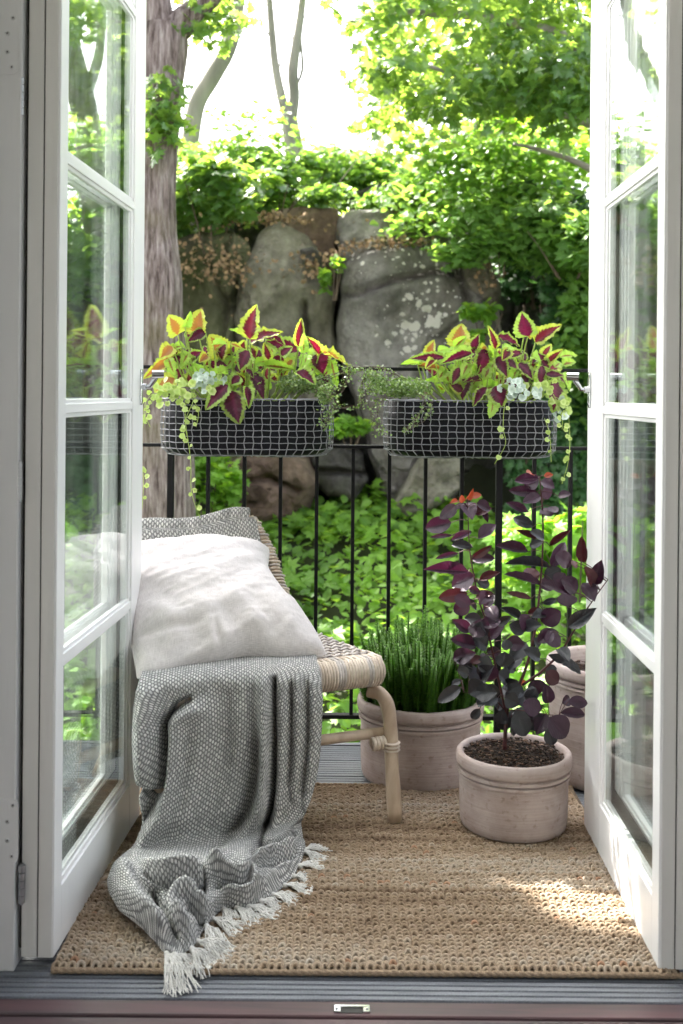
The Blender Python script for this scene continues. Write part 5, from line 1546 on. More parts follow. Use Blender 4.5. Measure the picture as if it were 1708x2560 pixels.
# ---- cliff rocks
def rock_mat(name, c1, c2, c3, moss=0.0, lichen=None, dirt=None):
    m, nd, lk, b = nodes(name)
    gm = nd.new('ShaderNodeNewGeometry')
    def noi(s, d=8, rgh=.6, stretch=None):
        n = nd.new('ShaderNodeTexNoise'); n.inputs['Scale'].default_value = s; n.inputs['Detail'].default_value = d; n.inputs['Roughness'].default_value = rgh
        if stretch:
            mp = nd.new('ShaderNodeMapping'); mp.inputs['Scale'].default_value = stretch; lk.new(gm.outputs['Position'], mp.inputs[0]); lk.new(mp.outputs[0], n.inputs['Vector'])
        else: lk.new(gm.outputs['Position'], n.inputs['Vector'])
        return n
    n = noi(1.6, 10, .65); n2 = noi(9, 8, .7); n3 = noi(3.0, 5, .6, (1, 1, .35))
    r = ramp(nd, [(.33, c1), (.5, c2), (.68, c3)]); lk.new(n.outputs['Fac'], r.inputs[0])
    ov = nd.new('ShaderNodeMixRGB'); ov.blend_type = 'OVERLAY'; ov.inputs[0].default_value = 1.0
    lk.new(r.outputs[0], ov.inputs[1]); lk.new(n2.outputs['Fac'], ov.inputs[2])
    cur = ov
    st = ramp(nd, [(.40, (1, 1, 1)), (.60, (.36, .33, .30))]); lk.new(n3.outputs['Fac'], st.inputs[0])
    mu = nd.new('ShaderNodeMixRGB'); mu.blend_type = 'MULTIPLY'; mu.inputs[0].default_value = .7; lk.new(cur.outputs[0], mu.inputs[1]); lk.new(st.outputs[0], mu.inputs[2]); cur = mu
    if moss:
        nm = noi(2.3, 6, .6); rm = ramp(nd, [(.5 - moss * .25, (0, 0, 0)), (.62, (1, 1, 1))]); lk.new(nm.outputs['Fac'], rm.inputs[0])
        sc_ = nd.new('ShaderNodeMath'); sc_.operation = 'MULTIPLY'; sc_.inputs[1].default_value = moss; lk.new(rm.outputs[0], sc_.inputs[0])
        mm = nd.new('ShaderNodeMixRGB'); lk.new(sc_.outputs[0], mm.inputs[0]); lk.new(cur.outputs[0], mm.inputs[1]); mm.inputs[2].default_value = (.085, .11, .035, 1); cur = mm
    # joints: thin dark fractures that wander
    wv0 = nd.new('ShaderNodeVectorMath'); wv0.operation = 'SCALE'; wv0.inputs['Scale'].default_value = .55; nn0 = noi(1.8, 4); lk.new(nn0.outputs['Color'], wv0.inputs[0])
    wa0 = nd.new('ShaderNodeVectorMath'); wa0.operation = 'ADD'; lk.new(gm.outputs['Position'], wa0.inputs[0]); lk.new(wv0.outputs[0], wa0.inputs[1])
    ve = nd.new('ShaderNodeTexVoronoi'); ve.feature = 'DISTANCE_TO_EDGE'; ve.inputs['Scale'].default_value = .62; lk.new(wa0.outputs[0], ve.inputs['Vector'])
    je = nd.new('ShaderNodeMapRange'); lk.new(ve.outputs['Distance'], je.inputs['Value']); je.inputs['From Min'].default_value = .004; je.inputs['From Max'].default_value = .022
    jr = ramp(nd, [(0, (.22, .20, .18)), (1, (1, 1, 1))]); lk.new(je.outputs[0], jr.inputs[0])
    jm = nd.new('ShaderNodeMixRGB'); jm.blend_type = 'MULTIPLY'; jm.inputs[0].default_value = .6; lk.new(cur.outputs[0], jm.inputs[1]); lk.new(jr.outputs[0], jm.inputs[2]); cur = jm
    if lichen:
        for (cx, cy, cz, rad, scl, thr) in lichen:
            vo = nd.new('ShaderNodeTexVoronoi'); vo.inputs['Scale'].default_value = scl; vo.inputs['Randomness'].default_value = 1
            wv = nd.new('ShaderNodeVectorMath'); wv.operation = 'ADD'
            nn = noi(14, 3); sv = nd.new('ShaderNodeVectorMath'); sv.operation = 'SCALE'; sv.inputs['Scale'].default_value = .06
            lk.new(nn.outputs['Color'], sv.inputs[0]); lk.new(gm.outputs['Position'], wv.inputs[0]); lk.new(sv.outputs[0], wv.inputs[1])
            lk.new(wv.outputs[0], vo.inputs['Vector'])
            ds = nd.new('ShaderNodeVectorMath'); ds.operation = 'DISTANCE'; lk.new(gm.outputs['Position'], ds.inputs[0]); ds.inputs[1].default_value = (cx, cy, cz)
            fo = nd.new('ShaderNodeMapRange'); lk.new(ds.outputs['Value'], fo.inputs['Value']); fo.inputs['From Min'].default_value = 0; fo.inputs['From Max'].default_value = rad; fo.inputs['To Min'].default_value = thr; fo.inputs['To Max'].default_value = 0
            wn2 = nd.new('ShaderNodeMath'); wn2.operation = 'MULTIPLY'; lk.new(fo.outputs[0], wn2.inputs[0]); sx = nd.new('ShaderNodeSeparateColor'); lk.new(vo.outputs['Color'], sx.inputs[0]); lk.new(sx.outputs[0], wn2.inputs[1])
            lt = nd.new('ShaderNodeMath'); lt.operation = 'LESS_THAN'; lk.new(vo.outputs['Distance'], lt.inputs[0]); lk.new(wn2.outputs[0], lt.inputs[1])
            lm = nd.new('ShaderNodeMixRGB'); lk.new(lt.outputs[0], lm.inputs[0]); lk.new(cur.outputs[0], lm.inputs[1]); lm.inputs[2].default_value = (.72, .68, .64, 1); cur = lm
    lk.new(cur.outputs[0], b.inputs['Base Color']); b.inputs['Roughness'].default_value = .9; b.inputs['Specular IOR Level'].default_value = .25
    ad = nd.new('ShaderNodeMath'); ad.operation = 'ADD'; n4 = noi(28, 6, .7); lk.new(n2.outputs['Fac'], ad.inputs[0]); lk.new(n4.outputs['Fac'], ad.inputs[1]); ad2 = nd.new('ShaderNodeMath'); ad2.operation = 'MULTIPLY_ADD'; lk.new(je.outputs[0], ad2.inputs[0]); ad2.inputs[1].default_value = .8; lk.new(ad.outputs[0], ad2.inputs[2]); ad = ad2
    bp = nd.new('ShaderNodeBump'); bp.inputs['Strength'].default_value = .9; bp.inputs['Distance'].default_value = .05; lk.new(ad.outputs[0], bp.inputs['Height']); lk.new(bp.outputs[0], b.inputs['Normal'])
    return m
LC = P(955, 745, 7.75); LC2 = P(1000, 620, 7.8); LC3 = P(860, 600, 7.8)
M['rk_olive'] = rock_mat('olive_stained_rock', (.13, .12, .085), (.23, .215, .155), (.30, .275, .21), .6)
M['rk_khaki'] = rock_mat('khaki_rock', (.19, .17, .14), (.33, .30, .25), (.43, .40, .34), .22)
M['rk_grey'] = rock_mat('lichened_grey_rock', (.16, .148, .142), (.28, .26, .25), (.38, .355, .34), .12, [(LC.x, LC.y, LC.z, .36, 14, 1.1), (LC2.x, LC2.y, LC2.z, .75, 24, .5), (LC3.x, LC3.y, LC3.z, .26, 18, .75)])
M['rk_red'] = rock_mat('rusty_brown_rock', (.15, .095, .075), (.26, .18, .145), (.36, .27, .22), .15)
M['rk_dark'] = rock_mat('dark_rock', (.07, .068, .066), (.14, .133, .128), (.22, .21, .20), .25)  # darkest of the rock colours
def rock(label, outline, D, bulge, mat, seed=0, amp=.05, cracks=(), power=2.4, group='boulders and slabs of the garden cliff', tilt=0.0):
    """outline (view points) of one block, pillowed toward the viewer, with a deep back"""
    n = 128
    o3 = [P(x, y, D) for x, y in outline]
    m_ = len(o3)
    cyc = o3 + [o3[0]]
    # even resample with a touch of rounding
    seg = [(cyc[i + 1] - cyc[i]).length for i in range(m_)]; tot = sum(seg)
    ring = []
    for k in range(n):
        s = tot * k / n; i = 0
        while s > seg[i] and i < m_ - 1: s -= seg[i]; i += 1
        ring.append(cyc[i].lerp(cyc[i + 1], s / seg[i]))
    for _ in range(1): ring = [(ring[k - 1] + ring[k] * 2 + ring[(k + 1) % n]) / 4 for k in range(n)]
    c = sum(ring, Vector()) / n
    V = [tuple(c + Vector((0, -bulge, 0)))]; F = []; R_ = 34
    crk = []
    for cr in cracks:
        crk.append([P(x, y, D) for x, y in cr])
    def cdist(p):
        best = 9
        for cr in crk:
            for a, b_ in zip(cr[:-1], cr[1:]):
                a2 = Vector((a.x, 0, a.z)); b2 = Vector((b_.x, 0, b_.z)); q = Vector((p.x, 0, p.z))
                ab = b2 - a2; t = max(0, min(1, (q - a2).dot(ab) / ab.length_squared)); best = min(best, (q - a2 - ab * t).length)
        return best
    for i in range(1, R_ + 1):
        r = (i / R_)
        rr = 1 - (1 - r) ** 1.25
        for k in range(n):
            p = c.lerp(ring[k], rr)
            q = Vector((p.x * 1.0 + seed, p.y, p.z))
            d = bulge * (1 - rr ** (power * 4.0)) ** .6
            nz_ = noise.fractal(q * 1.7, 1.0, 2.1, 5) * amp * 2.2 + noise.fractal(q * 7, 1.0, 2.1, 4) * amp * .5 + (abs(noise.noise(q * 1.3 + Vector((5, 1, 2)))) + .6 * abs(noise.noise(q * 3.1))) * amp * 1.8
            rg = noise.noise(q * 4.3)
            y_ = p.y - d - nz_ * (1 - rr ** 6 * .6) + tilt * (p.z - c.z)
            if crk:
                cd = cdist(p + Vector((.012 * noise.noise(q * 9), 0, .02 * noise.noise(q * 7 + Vector((3, 3, 3))))))
                y_ += .12 * math.exp(-(cd / .022) ** 2)
            e = .045 * noise.noise(q * 3.5) * rr + .018 * noise.noise(q * 11) * rr
            V.append((p.x + e, y_, p.z + e * .8))
    for k in range(n): F.append((0, 1 + (k + 1) % n, 1 + k))
    for i in range(R_ - 1):
        for k in range(n):
            a = 1 + i * n + k; b_ = 1 + i * n + (k + 1) % n; F.append((a, b_, b_ + n, a + n))
    base = 1 + (R_ - 1) * n; nb = len(V)
    for k in range(n):
        x, y_, z = V[base + k]; V.append((x, y_ + .9, z))
    for k in range(n): F.append((base + k, base + (k + 1) % n, nb + (k + 1) % n, nb + k))
    F.append(tuple(nb + k for k in range(n)))
    o = link('boulder', make_mesh('boulder', V, F, mat))
    tag(o, label, 'rock', group)
    return o
rock('olive stained mossy rock block beside the big tree trunk', [(300, 640), (340, 570), (400, 545), (470, 524), (545, 530), (576, 580), (588, 660), (622, 740), (668, 830), (700, 940), (700, 1050), (600, 1090), (430, 1090), (300, 1080)], 7.97, .09, M['rk_olive'], 1, .09, cracks=([(480, 600), (500, 660), (540, 720), (545, 800)], [(560, 640), (520, 700), (510, 790)]))
rock('tall khaki rock slab left of the dark cleft', [(566, 600), (592, 535), (640, 506), (700, 530), (738, 590), (770, 655), (771, 800), (768, 960), (756, 1060), (640, 1070), (540, 1000), (540, 860), (540, 740), (550, 650)], 8.03, .11, M['rk_khaki'], 2, .06, cracks=([(700, 700), (705, 800), (700, 900)],))
rock('rusty brown rock under the undergrowth above the khaki slab', [(610, 484), (690, 478), (772, 482), (774, 560), (770, 680), (720, 640), (680, 570), (630, 530)], 8.08, .06, M['rk_red'], 3, .04)
rock('small grey boulder wedged between the khaki slab and the rusty rock', [(692, 570), (718, 566), (745, 590), (752, 635), (730, 625), (700, 600)], 7.85, .09, M['rk_dark'], 12, .03)
rock('rounded grey rock cap at the top of the cliff', [(768, 560), (772, 500), (810, 478), (860, 476), (930, 492), (1000, 515), (1045, 560), (1050, 620), (960, 600), (860, 590), (790, 640)], 8.1, .18, M['rk_grey'], 4, .05, tilt=.3)
rock('huge lichen spotted grey boulder with a crack across it', [(778, 650), (790, 600), (850, 572), (920, 556), (985, 562), (1040, 590), (1058, 640), (1110, 700), (1146, 760), (1150, 900), (1060, 1010), (1000, 1060), (960, 1140), (905, 1172), (868, 1120), (850, 1000), (796, 900), (777, 780)], 7.92, .20, M['rk_grey'], 5, .06, cracks=([(778, 684), (830, 682), (880, 660), (930, 640), (990, 636), (1055, 640)], [(1030, 600), (1060, 680), (1075, 730)]), power=3.0)
rock('grey rock shoulder right of the huge lichen spotted boulder', [(1040, 600), (1090, 606), (1135, 650), (1156, 720), (1158, 820), (1130, 900), (1090, 880), (1080, 760), (1060, 680)], 7.99, .12, M['rk_khaki'], 6, .05)
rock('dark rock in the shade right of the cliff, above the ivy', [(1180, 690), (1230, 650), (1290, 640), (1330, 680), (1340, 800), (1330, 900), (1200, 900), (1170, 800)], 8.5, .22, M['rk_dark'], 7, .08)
rock('brown weathered boulder at the foot of the khaki slab', [(512, 1075), (560, 1040), (640, 1036), (710, 1050), (735, 1100), (720, 1160), (660, 1196), (590, 1200), (540, 1160)], 7.75, .26, M['rk_red'], 8, .07, cracks=([(560, 1100), (620, 1090), (690, 1120)],))
rock('dark layered rock wedged under the cleft', [(722, 1030), (790, 1020), (835, 1040), (845, 1100), (810, 1150), (750, 1140), (722, 1100)], 7.85, .16, M['rk_dark'], 9, .05, cracks=([(720, 1080), (780, 1075), (840, 1085)],))
rock('pale boulder low down behind the right basket', [(960, 1050), (1020, 1010), (1060, 1040), (1070, 1110), (1010, 1160), (930, 1190), (900, 1150)], 7.7, .18, M['rk_khaki'], 10, .05)
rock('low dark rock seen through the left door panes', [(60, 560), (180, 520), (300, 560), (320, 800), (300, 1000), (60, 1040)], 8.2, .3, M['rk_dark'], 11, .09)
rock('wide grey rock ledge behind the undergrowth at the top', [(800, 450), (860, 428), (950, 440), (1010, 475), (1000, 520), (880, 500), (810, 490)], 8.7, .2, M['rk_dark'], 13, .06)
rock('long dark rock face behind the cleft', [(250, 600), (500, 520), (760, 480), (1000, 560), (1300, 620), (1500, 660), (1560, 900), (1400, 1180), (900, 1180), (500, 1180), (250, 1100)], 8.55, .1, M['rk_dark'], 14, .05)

# ---- ground cover
N = 24000
gx = rng.uniform(-4.2, 4.6, N); gy = 3.7 + 4.35 * rng.random(N) ** .9
clump = np.array([noise.noise(Vector((x * 1.9, y * 1.9, 0))) for x, y in zip(gx, gy)])
gz = ground_z(gx, gy) + .05 + np.abs(rng.normal(0, .06, N)) + .20 * np.clip(clump + .25, 0, 1)
tone = np.clip(.45 + .9 * clump + rng.normal(0, .16, N), 0, 1)
cloud_obj('ground_cover', np.stack([gx, gy, gz], -1), rng.uniform(.040, .088, N), M['gc'], None, OV_V, OV_F, bias=1.5, up=(0, -.35, 1), rnd=tone, droop=.3)
N = 5200
gx = rng.uniform(-3.6, 4.0, N); gy = rng.uniform(3.9, 8.0, N)
clump = np.array([noise.noise(Vector((x * 2.3 + 9, y * 2.3, 3))) for x, y in zip(gx, gy)])
keep = clump > -.05; gx, gy, clump = gx[keep], gy[keep], clump[keep]; N = len(gx)
gz = ground_z(gx, gy) + .12 + .30 * np.clip(clump + .1, 0, 1) * rng.random(N)
cloud_obj('ground_cover', np.stack([gx, gy, gz], -1), rng.uniform(.07, .13, N), M['gc'], None, MAP_V, MAP_F, bias=1.6, up=(0, -.4, 1), rnd=np.clip(.55 + clump + rng.normal(0, .15, N), 0, 1), droop=.3)
# dry leaves caught on the ledges
dl = []
for (x, y, D, sx, sy, n_) in ((905, 556, 7.75, 95, 10, 420), (620, 500, 7.9, 60, 10, 200), (470, 600, 7.7, 55, 45, 260), (720, 610, 7.7, 16, 30, 90), (950, 500, 8.0, 70, 18, 240), (540, 610, 7.7, 30, 30, 120), (1110, 640, 7.8, 14, 30, 60)):
    for q in range(n_):
        dx = random.gauss(0, sx); p = P(x + dx, y + random.gauss(0, sy * .7) + .0012 * dx * dx, D + random.uniform(-.08, .08)); dl.append(tuple(p))
cloud_obj('leaf_litter', dl, rng.uniform(.012, .042, len(dl)), M['dry'], None, TINY_V, TINY_F, bias=.6, up=(0, -1, .7))

# ---- shrubs: stems and a crown each
SHG = 'undergrowth shrubs on and below the cliff'
def shrub(label, cx, cy, D, rx, ry, rz, n, size, tv, tf, mat, seed, tone=.5, up=(0, -.3, 1), nst=4, grp=SHG, name='shrub', cat='shrub', lumps=9):
    """crown centre in view coordinates, radii in metres"""
    rs = np.random.default_rng(seed); rd = random.Random(seed)
    c = P(cx, cy, D)
    t = thing(name, label, cat, (c.x, c.y, c.z - rz), grp)
    m_ = MB(); ends = []
    for k in range(nst):
        e = c + Vector((rd.uniform(-rx, rx) * .8, rd.uniform(-ry, ry) * .8, rd.uniform(-.2, .9) * rz))
        b0 = Vector((c.x + (e.x - c.x) * .3, c.y + (e.y - c.y) * .3, c.z - rz * 1.15))
        m_.tube(crspline([b0, b0.lerp(e, .5) + Vector((0, 0, .08 * rz)), e], 7), [.006, .0055, .005, .004, .003, .003, .002], 5, cap=False); ends.append(e)
    kind(m_.build('stems', M['twig'], t), 'stuff')
    # leaves gather into lumps so that light and dark show
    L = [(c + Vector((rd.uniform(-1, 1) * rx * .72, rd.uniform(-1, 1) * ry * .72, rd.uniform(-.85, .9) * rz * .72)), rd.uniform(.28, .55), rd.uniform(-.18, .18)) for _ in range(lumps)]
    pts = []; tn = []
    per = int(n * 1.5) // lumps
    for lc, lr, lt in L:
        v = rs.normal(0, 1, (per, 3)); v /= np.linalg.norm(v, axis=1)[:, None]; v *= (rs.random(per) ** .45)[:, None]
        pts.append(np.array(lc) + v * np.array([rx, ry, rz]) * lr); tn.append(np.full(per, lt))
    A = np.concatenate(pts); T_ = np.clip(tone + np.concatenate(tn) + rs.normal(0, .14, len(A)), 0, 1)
    cloud_obj('crown', A, rs.uniform(size * .5, size * 1.1, len(A)), mat, t, tv, tf, bias=1.3, up=up, rnd=T_, rs=rs, droop=.35)
    return t
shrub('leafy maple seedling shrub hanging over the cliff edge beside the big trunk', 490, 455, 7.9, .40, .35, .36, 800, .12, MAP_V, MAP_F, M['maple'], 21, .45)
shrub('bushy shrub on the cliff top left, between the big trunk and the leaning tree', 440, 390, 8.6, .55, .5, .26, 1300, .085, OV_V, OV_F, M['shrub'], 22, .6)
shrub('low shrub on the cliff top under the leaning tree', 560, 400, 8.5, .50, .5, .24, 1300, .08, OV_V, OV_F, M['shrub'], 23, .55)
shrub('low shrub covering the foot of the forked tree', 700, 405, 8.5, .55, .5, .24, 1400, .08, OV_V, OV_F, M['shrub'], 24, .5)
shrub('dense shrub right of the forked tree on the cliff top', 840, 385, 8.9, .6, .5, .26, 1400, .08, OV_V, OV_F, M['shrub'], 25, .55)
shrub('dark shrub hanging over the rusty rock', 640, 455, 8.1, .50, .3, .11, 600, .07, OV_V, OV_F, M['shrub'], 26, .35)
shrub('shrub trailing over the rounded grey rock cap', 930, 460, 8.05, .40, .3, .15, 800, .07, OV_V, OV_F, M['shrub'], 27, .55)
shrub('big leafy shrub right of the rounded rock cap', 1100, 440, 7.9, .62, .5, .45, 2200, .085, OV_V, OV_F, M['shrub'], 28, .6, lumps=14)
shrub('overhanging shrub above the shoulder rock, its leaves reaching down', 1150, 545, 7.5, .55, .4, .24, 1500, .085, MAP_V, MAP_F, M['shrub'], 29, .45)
shrub('small dark shrub added to cover the sunlit rock ledge right of the shoulder rock', 1235, 640, 8.15, .34, .25, .20, 700, .07, OV_V, OV_F, M['ivy'], 45, .5)  # added shrub, hides a bright sunlit patch of rock
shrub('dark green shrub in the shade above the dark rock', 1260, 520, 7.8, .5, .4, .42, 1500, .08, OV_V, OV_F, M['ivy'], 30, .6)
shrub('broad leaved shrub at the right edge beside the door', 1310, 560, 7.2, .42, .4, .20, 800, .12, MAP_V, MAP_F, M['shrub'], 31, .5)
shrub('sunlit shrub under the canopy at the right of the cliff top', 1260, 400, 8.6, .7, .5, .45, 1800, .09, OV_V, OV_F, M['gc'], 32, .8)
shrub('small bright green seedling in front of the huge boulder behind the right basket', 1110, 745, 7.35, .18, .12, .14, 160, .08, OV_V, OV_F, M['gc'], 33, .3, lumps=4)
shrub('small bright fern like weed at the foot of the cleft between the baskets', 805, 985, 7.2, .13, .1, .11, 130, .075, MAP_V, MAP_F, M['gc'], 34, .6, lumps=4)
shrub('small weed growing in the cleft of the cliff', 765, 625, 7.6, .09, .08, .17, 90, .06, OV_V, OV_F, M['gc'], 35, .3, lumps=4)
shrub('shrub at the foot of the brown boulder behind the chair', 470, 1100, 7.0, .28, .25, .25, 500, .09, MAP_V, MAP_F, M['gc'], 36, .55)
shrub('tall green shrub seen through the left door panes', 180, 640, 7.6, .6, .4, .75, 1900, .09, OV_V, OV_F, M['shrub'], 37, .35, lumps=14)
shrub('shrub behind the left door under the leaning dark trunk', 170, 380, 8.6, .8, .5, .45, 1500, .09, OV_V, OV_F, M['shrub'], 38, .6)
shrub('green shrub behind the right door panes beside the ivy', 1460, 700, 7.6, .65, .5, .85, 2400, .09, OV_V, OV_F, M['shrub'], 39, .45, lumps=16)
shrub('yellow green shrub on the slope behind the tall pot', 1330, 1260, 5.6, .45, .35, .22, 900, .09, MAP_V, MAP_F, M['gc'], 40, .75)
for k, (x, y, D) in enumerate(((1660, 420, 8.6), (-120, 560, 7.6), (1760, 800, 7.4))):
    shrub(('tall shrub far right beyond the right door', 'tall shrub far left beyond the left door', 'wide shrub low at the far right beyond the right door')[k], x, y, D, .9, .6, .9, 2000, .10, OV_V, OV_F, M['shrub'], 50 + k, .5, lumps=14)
# ivy sheet on the rocks to the right
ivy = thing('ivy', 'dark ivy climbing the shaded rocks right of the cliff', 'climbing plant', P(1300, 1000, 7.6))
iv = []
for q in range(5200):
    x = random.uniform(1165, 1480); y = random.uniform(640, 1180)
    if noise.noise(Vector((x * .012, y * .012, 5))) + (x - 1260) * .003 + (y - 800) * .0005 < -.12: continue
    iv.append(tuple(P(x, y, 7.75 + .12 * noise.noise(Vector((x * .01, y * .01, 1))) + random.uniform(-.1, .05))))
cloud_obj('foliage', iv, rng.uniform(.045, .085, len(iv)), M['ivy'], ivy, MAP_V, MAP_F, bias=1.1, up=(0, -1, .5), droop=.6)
m_ = MB()
for k in range(7):
    x = 1200 + k * 40
    m_.tube(crspline([P(x, 1180, 7.7), P(x + random.uniform(-30, 30), 950, 7.78), P(x + random.uniform(-30, 30), 700, 7.8)], 12), .008, 5, cap=False)
kind(m_.build('stems', M['twig'], ivy), 'stuff')

# ---- trees
def bark_mat():
    m, nd, lk, b = nodes('furrowed_bark')
    tc = nd.new('ShaderNodeTexCoord'); mp = nd.new('ShaderNodeMapping'); mp.inputs['Scale'].default_value = (1, 1, .13)
    lk.new(tc.outputs['Object'], mp.inputs[0])
    n = nd.new('ShaderNodeTexNoise'); n.inputs['Scale'].default_value = 46; n.inputs['Detail'].default_value = 8; n.inputs['Roughness'].default_value = .7; n.inputs['Distortion'].default_value = .25
    lk.new(mp.outputs[0], n.inputs['Vector'])
    n2 = nd.new('ShaderNodeTexNoise'); n2.inputs['Scale'].default_value = 2.2; n2.inputs['Detail'].default_value = 5; lk.new(tc.outputs['Object'], n2.inputs['Vector'])
    r = ramp(nd, [(.36, (.07, .05, .045)), (.50, (.24, .19, .18)), (.66, (.44, .38, .37))]); lk.new(n.outputs['Fac'], r.inputs[0])
    r2 = ramp(nd, [(.52, (0, 0, 0)), (.68, (1, 1, 1))]); lk.new(n2.outputs['Fac'], r2.inputs[0])
    sc_ = nd.new('ShaderNodeMath'); sc_.operation = 'MULTIPLY'; sc_.inputs[1].default_value = .55; lk.new(r2.outputs[0], sc_.inputs[0])
    mx = nd.new('ShaderNodeMixRGB'); lk.new(sc_.outputs[0], mx.inputs[0]); lk.new(r.outputs[0], mx.inputs[1]); mx.inputs[2].default_value = (.15, .14, .05, 1)
    lk.new(mx.outputs[0], b.inputs['Base Color']); b.inputs['Roughness'].default_value = .95; b.inputs['Specular IOR Level'].default_value = .15
    bp = nd.new('ShaderNodeBump'); bp.inputs['Strength'].default_value = 1; bp.inputs['Distance'].default_value = .03; lk.new(n.outputs['Fac'], bp.inputs['Height']); lk.new(bp.outputs[0], b.inputs['Normal'])
    return m
M['bark'] = bark_mat()
TRG2 = 'trees growing on and around the cliff'
def limb(mb, pts, rads, n=30, seg=16, furrow=0.0, seed=0):
    sp_ = crspline(pts, n); rd_ = crs1(rads, n)
    mb0 = MB(); mb0.tube(sp_, rd_, seg)
    V = []
    for i, v in enumerate(mb0.V):
        k = min(i // seg, n - 1); c = sp_[k]; a = Vector(v) - c
        ang = math.atan2(a.y, a.x)
        s = 1 + furrow * (.5 * math.sin(ang * 15 + 4 * noise.noise(Vector((ang, c.z * 1.5, seed)))) + noise.noise(Vector((v[0] * 5, v[1] * 5, v[2] * 2 + seed))) * 1.6)
        V.append(c + a * s)
    mb.add(V, mb0.F)
def tree(label, base, trunk, branches, furrow, mat, seg=16, n=30):
    t = thing('tree', label, 'tree', base, TRG2)
    mb = MB(); limb(mb, *trunk, n=n, seg=seg, furrow=furrow); mb.build('trunk', mat, t)
    for pts, rads in branches:
        mb = MB(); limb(mb, pts, rads, 18, 10, furrow * .5, 3); mb.build('branch', mat, t)
    return t
def crown(t, blobs, n, size, tv, tf, mat, seed, tone=.5, up=(0, 0, 1), bias=1.0, droop=.5, hole=None):
    rs = np.random.default_rng(seed); A = []; T_ = []
    tot = sum(b[3] * b[4] for b in blobs)
    for (x, y, D, rx, ry, rz) in [(b[0], b[1], b[2], b[3], b[5], b[4]) for b in blobs]:
        k = int(n * rx * rz / tot); c = P(x, y, D)
        v = rs.normal(0, 1, (k, 3)); v /= np.linalg.norm(v, axis=1)[:, None]; v *= (rs.random(k) ** .5)[:, None]
        A.append(np.array(c) + v * np.array([rx, ry, rz])); T_.append(np.full(k, rs.uniform(-.2, .2)))
    A = np.concatenate(A); T_ = np.clip(tone + np.concatenate(T_) + rs.normal(0, .15, len(A)), 0, 1)
    if hole is not None:
        k = hole(A); A = A[k]; T_ = T_[k]
    return cloud_obj('crown', A, rs.uniform(size * .7, size * 1.3, len(A)), mat, t, tv, tf, bias=bias, up=up, rnd=T_, rs=rs, droop=droop)

D0 = 6.0
big = tree('big furrowed trunk with a thick right limb, left of the cliff', P(388, 1430, D0),
    ([P(395, 1500, D0), P(390, 1300, D0), P(384, 1100, D0), P(376, 900, D0), P(362, 740, D0), P(360, 640, D0), P(357, 520, D0), P(358, 380, D0), P(366, 240, D0), P(374, 120, D0), P(378, 60, D0)],
     [.175, .158, .144, .140, .144, .140, .118, .114, .118, .130, .115]),
    [([P(378, 90, D0), P(420, 50, D0), P(470, 5, D0), P(560, -90, D0), P(700, -260, D0 + .3)], [.09, .078, .062, .052, .03]),
     ([P(372, 90, D0), P(362, 20, D0), P(350, -80, D0), P(300, -300, D0 - .3)], [.085, .080, .070, .05]),
     ([P(350, -60, D0), P(240, -220, D0), P(60, -420, D0), P(-200, -600, 5.8)], [.06, .05, .04, .03])], .075, M['bark'], 64, 160)
# the trunk's own leafy shoots in view and an unseen crown placed to shade the balcony, holes cut for sun patches
patch = PZ(1290, 2062, .01)
def sungap(A):
    d = A - np.array(patch)[None]; s = np.array(SUN_DIR)
    al = d @ s; rel = d - al[:, None] * s[None]
    # the gap is an uneven lens, not a round hole
    ux = np.array([1, 0, 0]) - s * s[0]; ux /= np.linalg.norm(ux); uy = np.cross(s, ux)
    a, b_ = rel @ ux, rel @ uy
    ang = np.arctan2(b_, a)
    rad = .132 * (1 + .25 * np.sin(3 * ang + .6) + .12 * np.sin(7 * ang))
    keep = np.hypot(a * .78, b_ * 1.0) > rad + .035
    for hx, hy, hd, hr in ((1462, 1925, 2.22, .075), (1478, 1985, 2.14, .06)):
        d = A - np.array(P(hx, hy, hd))[None]; al = d @ s; rel = d - al[:, None] * s[None]
        keep &= np.linalg.norm(rel, axis=1) > hr + .035
    return keep
crown(big, [(375, 250, 5.85, .14, .22, .12), (350, 300, 5.85, .12, .14, .1), (395, 285, 5.85, .10, .10, .1), (470, 60, 6.0, .22, .17, .2), (520, 20, 6.1, .20, .16, .2), (430, 195, 5.95, .05, .05, .05), (340, 20, 6.1, .10, .14, .1)], 330, .075, MAP_V, MAP_F, M['maple'], 60, .6)
cc = Vector((.1, 2.5, .4)) + SUN_DIR * 6.2  # unseen shade crown, centred on the sun ray to the balcony
rs_ = np.random.default_rng(77); k = 15500
v = rs_.normal(0, 1, (k, 3)); v /= np.linalg.norm(v, axis=1)[:, None]; v *= (rs_.random(k) ** .42)[:, None]
A = np.array(cc) + v * np.array([2.1, 1.7, 1.15])
A = A[sungap(A)]
# keep the shading crown above the camera's view
A = A[(A[:, 2] - 1.03) / A[:, 1] > .40]
cloud_obj('crown', A, rs_.uniform(.10, .17, len(A)), M['maple'], big, MAP_V, MAP_F, bias=1.2, rs=rs_, droop=.4)

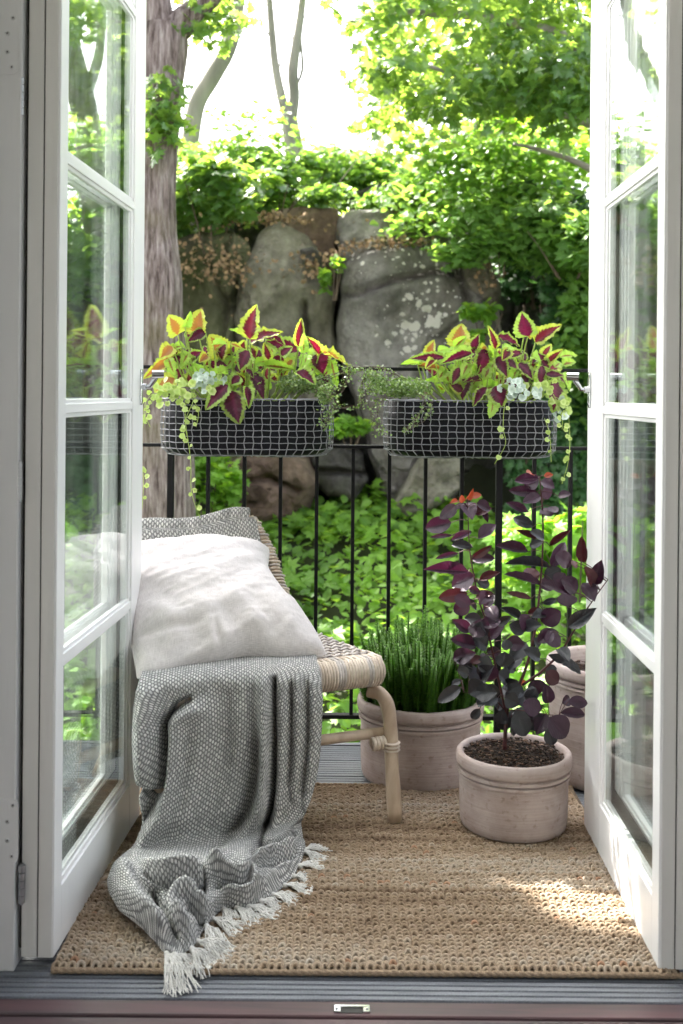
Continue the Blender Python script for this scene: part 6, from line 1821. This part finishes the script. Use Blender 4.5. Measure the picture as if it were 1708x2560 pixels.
lean = tree('pale leaning tree with a bent trunk, second from the left on the cliff top', P(432, 345, 9.0),
    ([P(428, 420, 9), P(436, 330, 9), P(452, 240, 9), P(485, 180, 9), P(520, 120, 9), P(538, 60, 9), P(548, -20, 9), P(556, -120, 9)], [.080, .074, .068, .070, .066, .062, .056, .05]),
    [([P(540, 50, 9), P(580, 25, 9), P(616, 10, 9)], [.010, .007, .004])], .05, M['bark_s'], 16, 40)
crown(lean, [(450, 40, 8.6, .22, .16, .2), (470, -60, 8.7, .5, .3, .3)], 240, .085, MAP_V, MAP_F, M['maple'], 61, .8)
fork = tree('slim pale forked tree standing alone against the white sky', P(676, 400, 9.6),
    ([P(680, 430, 9.6), P(676, 350, 9.6), P(668, 300, 9.6), P(664, 262, 9.6)], [.095, .085, .075, .066]),
    [([P(663, 270, 9.6), P(648, 230, 9.6), P(632, 150, 9.6), P(624, 70, 9.6), P(616, -30, 9.6)], [.050, .042, .036, .032, .027]),
     ([P(668, 270, 9.6), P(676, 220, 9.6), P(672, 165, 9.6), P(682, 90, 9.6), P(692, 20, 9.6), P(700, -60, 9.6)], [.054, .046, .048, .040, .034, .03]),
     ([P(628, 90, 9.6), P(600, 60, 9.6), P(575, 15, 9.6), P(560, -40, 9.6)], [.010, .008, .006, .004]),
     ([P(637, 165, 9.6), P(655, 120, 9.6), P(680, 70, 9.6), P(712, 20, 9.6)], [.008, .007, .006, .004]),
     ([P(688, 60, 9.6), P(692, 110, 9.6), P(694, 160, 9.6), P(680, 200, 9.6)], [.006, .012, .014, .010])], .05, M['bark_s'], 12, 20)
crown(fork, [(700, -60, 9.5, .5, .25, .3), (640, -90, 9.5, .5, .25, .3)], 160, .09, OV_V, OV_F, M['maple'], 62, .7)
dk = tree('dark slanting tree trunk seen through the upper left door panes', P(215, 460, 7.6),
    ([P(240, 560, 7.6), P(218, 430, 7.6), P(200, 300, 7.6), P(182, 200, 7.6), P(150, 90, 7.6), P(118, -20, 7.6), P(80, -160, 7.6)], [.125, .10, .09, .09, .085, .08, .06]),
    [([P(190, 240, 7.6), P(228, 120, 7.6), P(236, -40, 7.6)], [.045, .035, .03])], .08, M['bark'], 24, 50)
crown(dk, [(190, 10, 7.4, .30, .20, .2), (150, 40, 7.4, .2, .2, .2), (60, -60, 7.2, .3, .25, .3)], 330, .10, MAP_V, MAP_F, M['maple'], 63, .6)
can = tree('spreading leafy tree whose boughs fill the upper right', P(1420, 700, 7.4),
    ([P(1480, 900, 7.6), P(1460, 700, 7.5), P(1440, 450, 7.3), P(1430, 200, 7.1), P(1400, -60, 6.9), P(1380, -260, 6.8)], [.16, .14, .12, .11, .09, .07]),
    [([P(1440, 340, 7.3), P(1380, 290, 7.0), P(1300, 262, 6.8), P(1210, 215, 6.6), P(1100, 190, 6.5), P(980, 150, 6.4)], [.05, .042, .034, .026, .018, .010]),
     ([P(1440, 300, 7.3), P(1340, 240, 7.0), P(1220, 225, 6.9), P(1120, 260, 6.8)], [.04, .03, .02, .012]),
     ([P(1430, 200, 7.1), P(1300, 90, 6.8), P(1120, 40, 6.6), P(900, 30, 6.5), P(780, 60, 6.4)], [.05, .04, .03, .02, .010]),
     ([P(1400, -60, 6.9), P(1200, -90, 6.6), P(960, -100, 6.4), P(760, -80, 6.3)], [.05, .04, .03, .02]),
     ([P(1460, 450, 7.4), P(1340, 380, 7.2), P(1260, 350, 7.2), P(1180, 330, 7.1)], [.03, .022, .016, .010])], .06, M['bark_s'], 16, 40)
bl_ = []
rb = random.Random(5)
for q in range(120):
    x = rb.uniform(850, 1480); y = rb.uniform(-160, 300)
    lim = 795 + 40 * math.sin(y * .02) + max(0, y - 150) * .12
    if x < lim + 30: continue
    if y > 260 and rb.random() < .5: continue
    bl_.append((x, y, rb.uniform(6.0, 7.6), rb.uniform(.14, .28), rb.uniform(.08, .16), .25))
bl_ += [(770, 30, 6.3, .05, .06, .1), (755, -10, 6.3, .05, .06, .1), (800, 50, 6.4, .10, .07, .1), (860, 170, 6.6, .12, .07, .1), (850, 220, 6.7, .08, .06, .1), (880, 280, 7.0, .22, .14, .2), (960, 330, 7.2, .25, .14, .2)]
crown(can, bl_, 6800, .078, MAP_V, MAP_F, M['maple'], 64, .5, up=(0, -.3, 1))
back = tree('pale trunk glowing between the leaves under the upper right canopy', P(1160, 360, 10.5),
    ([P(1168, 400, 10.5), P(1160, 330, 10.5), P(1160, 260, 10.5), P(1150, 190, 10.5), P(1140, 60, 10.5), P(1130, -60, 10.5)], [.10, .09, .09, .085, .07, .05]),
    [([P(1158, 280, 10.5), P(1200, 180, 10.5), P(1230, 60, 10.5)], [.04, .03, .02])], .05, M['bark_s'], 14, 30)
bl_ = []
for q in range(130):
    x = rb.uniform(840, 1700); y = rb.uniform(-60, 400)
    if x < 900 and y < 240: continue
    bl_.append((x, y, rb.uniform(9.5, 12.5), rb.uniform(.25, .5), rb.uniform(.14, .28), .4))
crown(back, bl_, 6500, .09, OV_V, OV_F, M['sunlit'], 65, .7, up=(-.3, .2, 1))
# farther greenery behind the cliff top, a mass nobody could count
fx = rng.uniform(-9, 10, 9000); fy = rng.uniform(9.2, 15, 9000)
cl_ = np.array([noise.noise(Vector((x * .9, y * .9, 8))) for x, y in zip(fx, fy)])
fz = ground_z(fx, fy) + .05 + rng.random(9000) * np.clip(.22 + .5 * cl_, .05, .55)
cloud_obj('undergrowth', np.stack([fx, fy, fz], -1), rng.uniform(.07, .13, 9000), M['gc'], None, OV_V, OV_F, bias=1.2, rnd=np.clip(.6 + cl_ + rng.normal(0, .15, 9000), 0, 1))
# thin seedlings reaching above the cliff top against the sky
m_ = thing('sapling', 'clump of thin saplings with sparse leaves against the white sky left of the forked tree', 'sapling', P(600, 320, 8.8))
sb = MB(); lp = []
for k in range(12):
    x = 500 + 16 * k + random.uniform(-8, 8); top = random.uniform(232, 300)
    sp_ = crspline([P(x + 10, 400, 8.8), P(x + random.uniform(-8, 8), 340, 8.8), P(x + random.uniform(-14, 14), top, 8.8)], 12); sb.tube(sp_, .003, 4, cap=False)
    for p in sp_[5:]:
        for q in range(3): lp.append(tuple(p + Vector((random.gauss(0, .05), random.gauss(0, .05), random.gauss(0, .02)))))
kind(sb.build('stems', M['twig'], m_), 'stuff')
cloud_obj('foliage', lp, rng.uniform(.045, .08, len(lp)), M['shrub'], m_, OV_V, OV_F, bias=2, droop=.2)
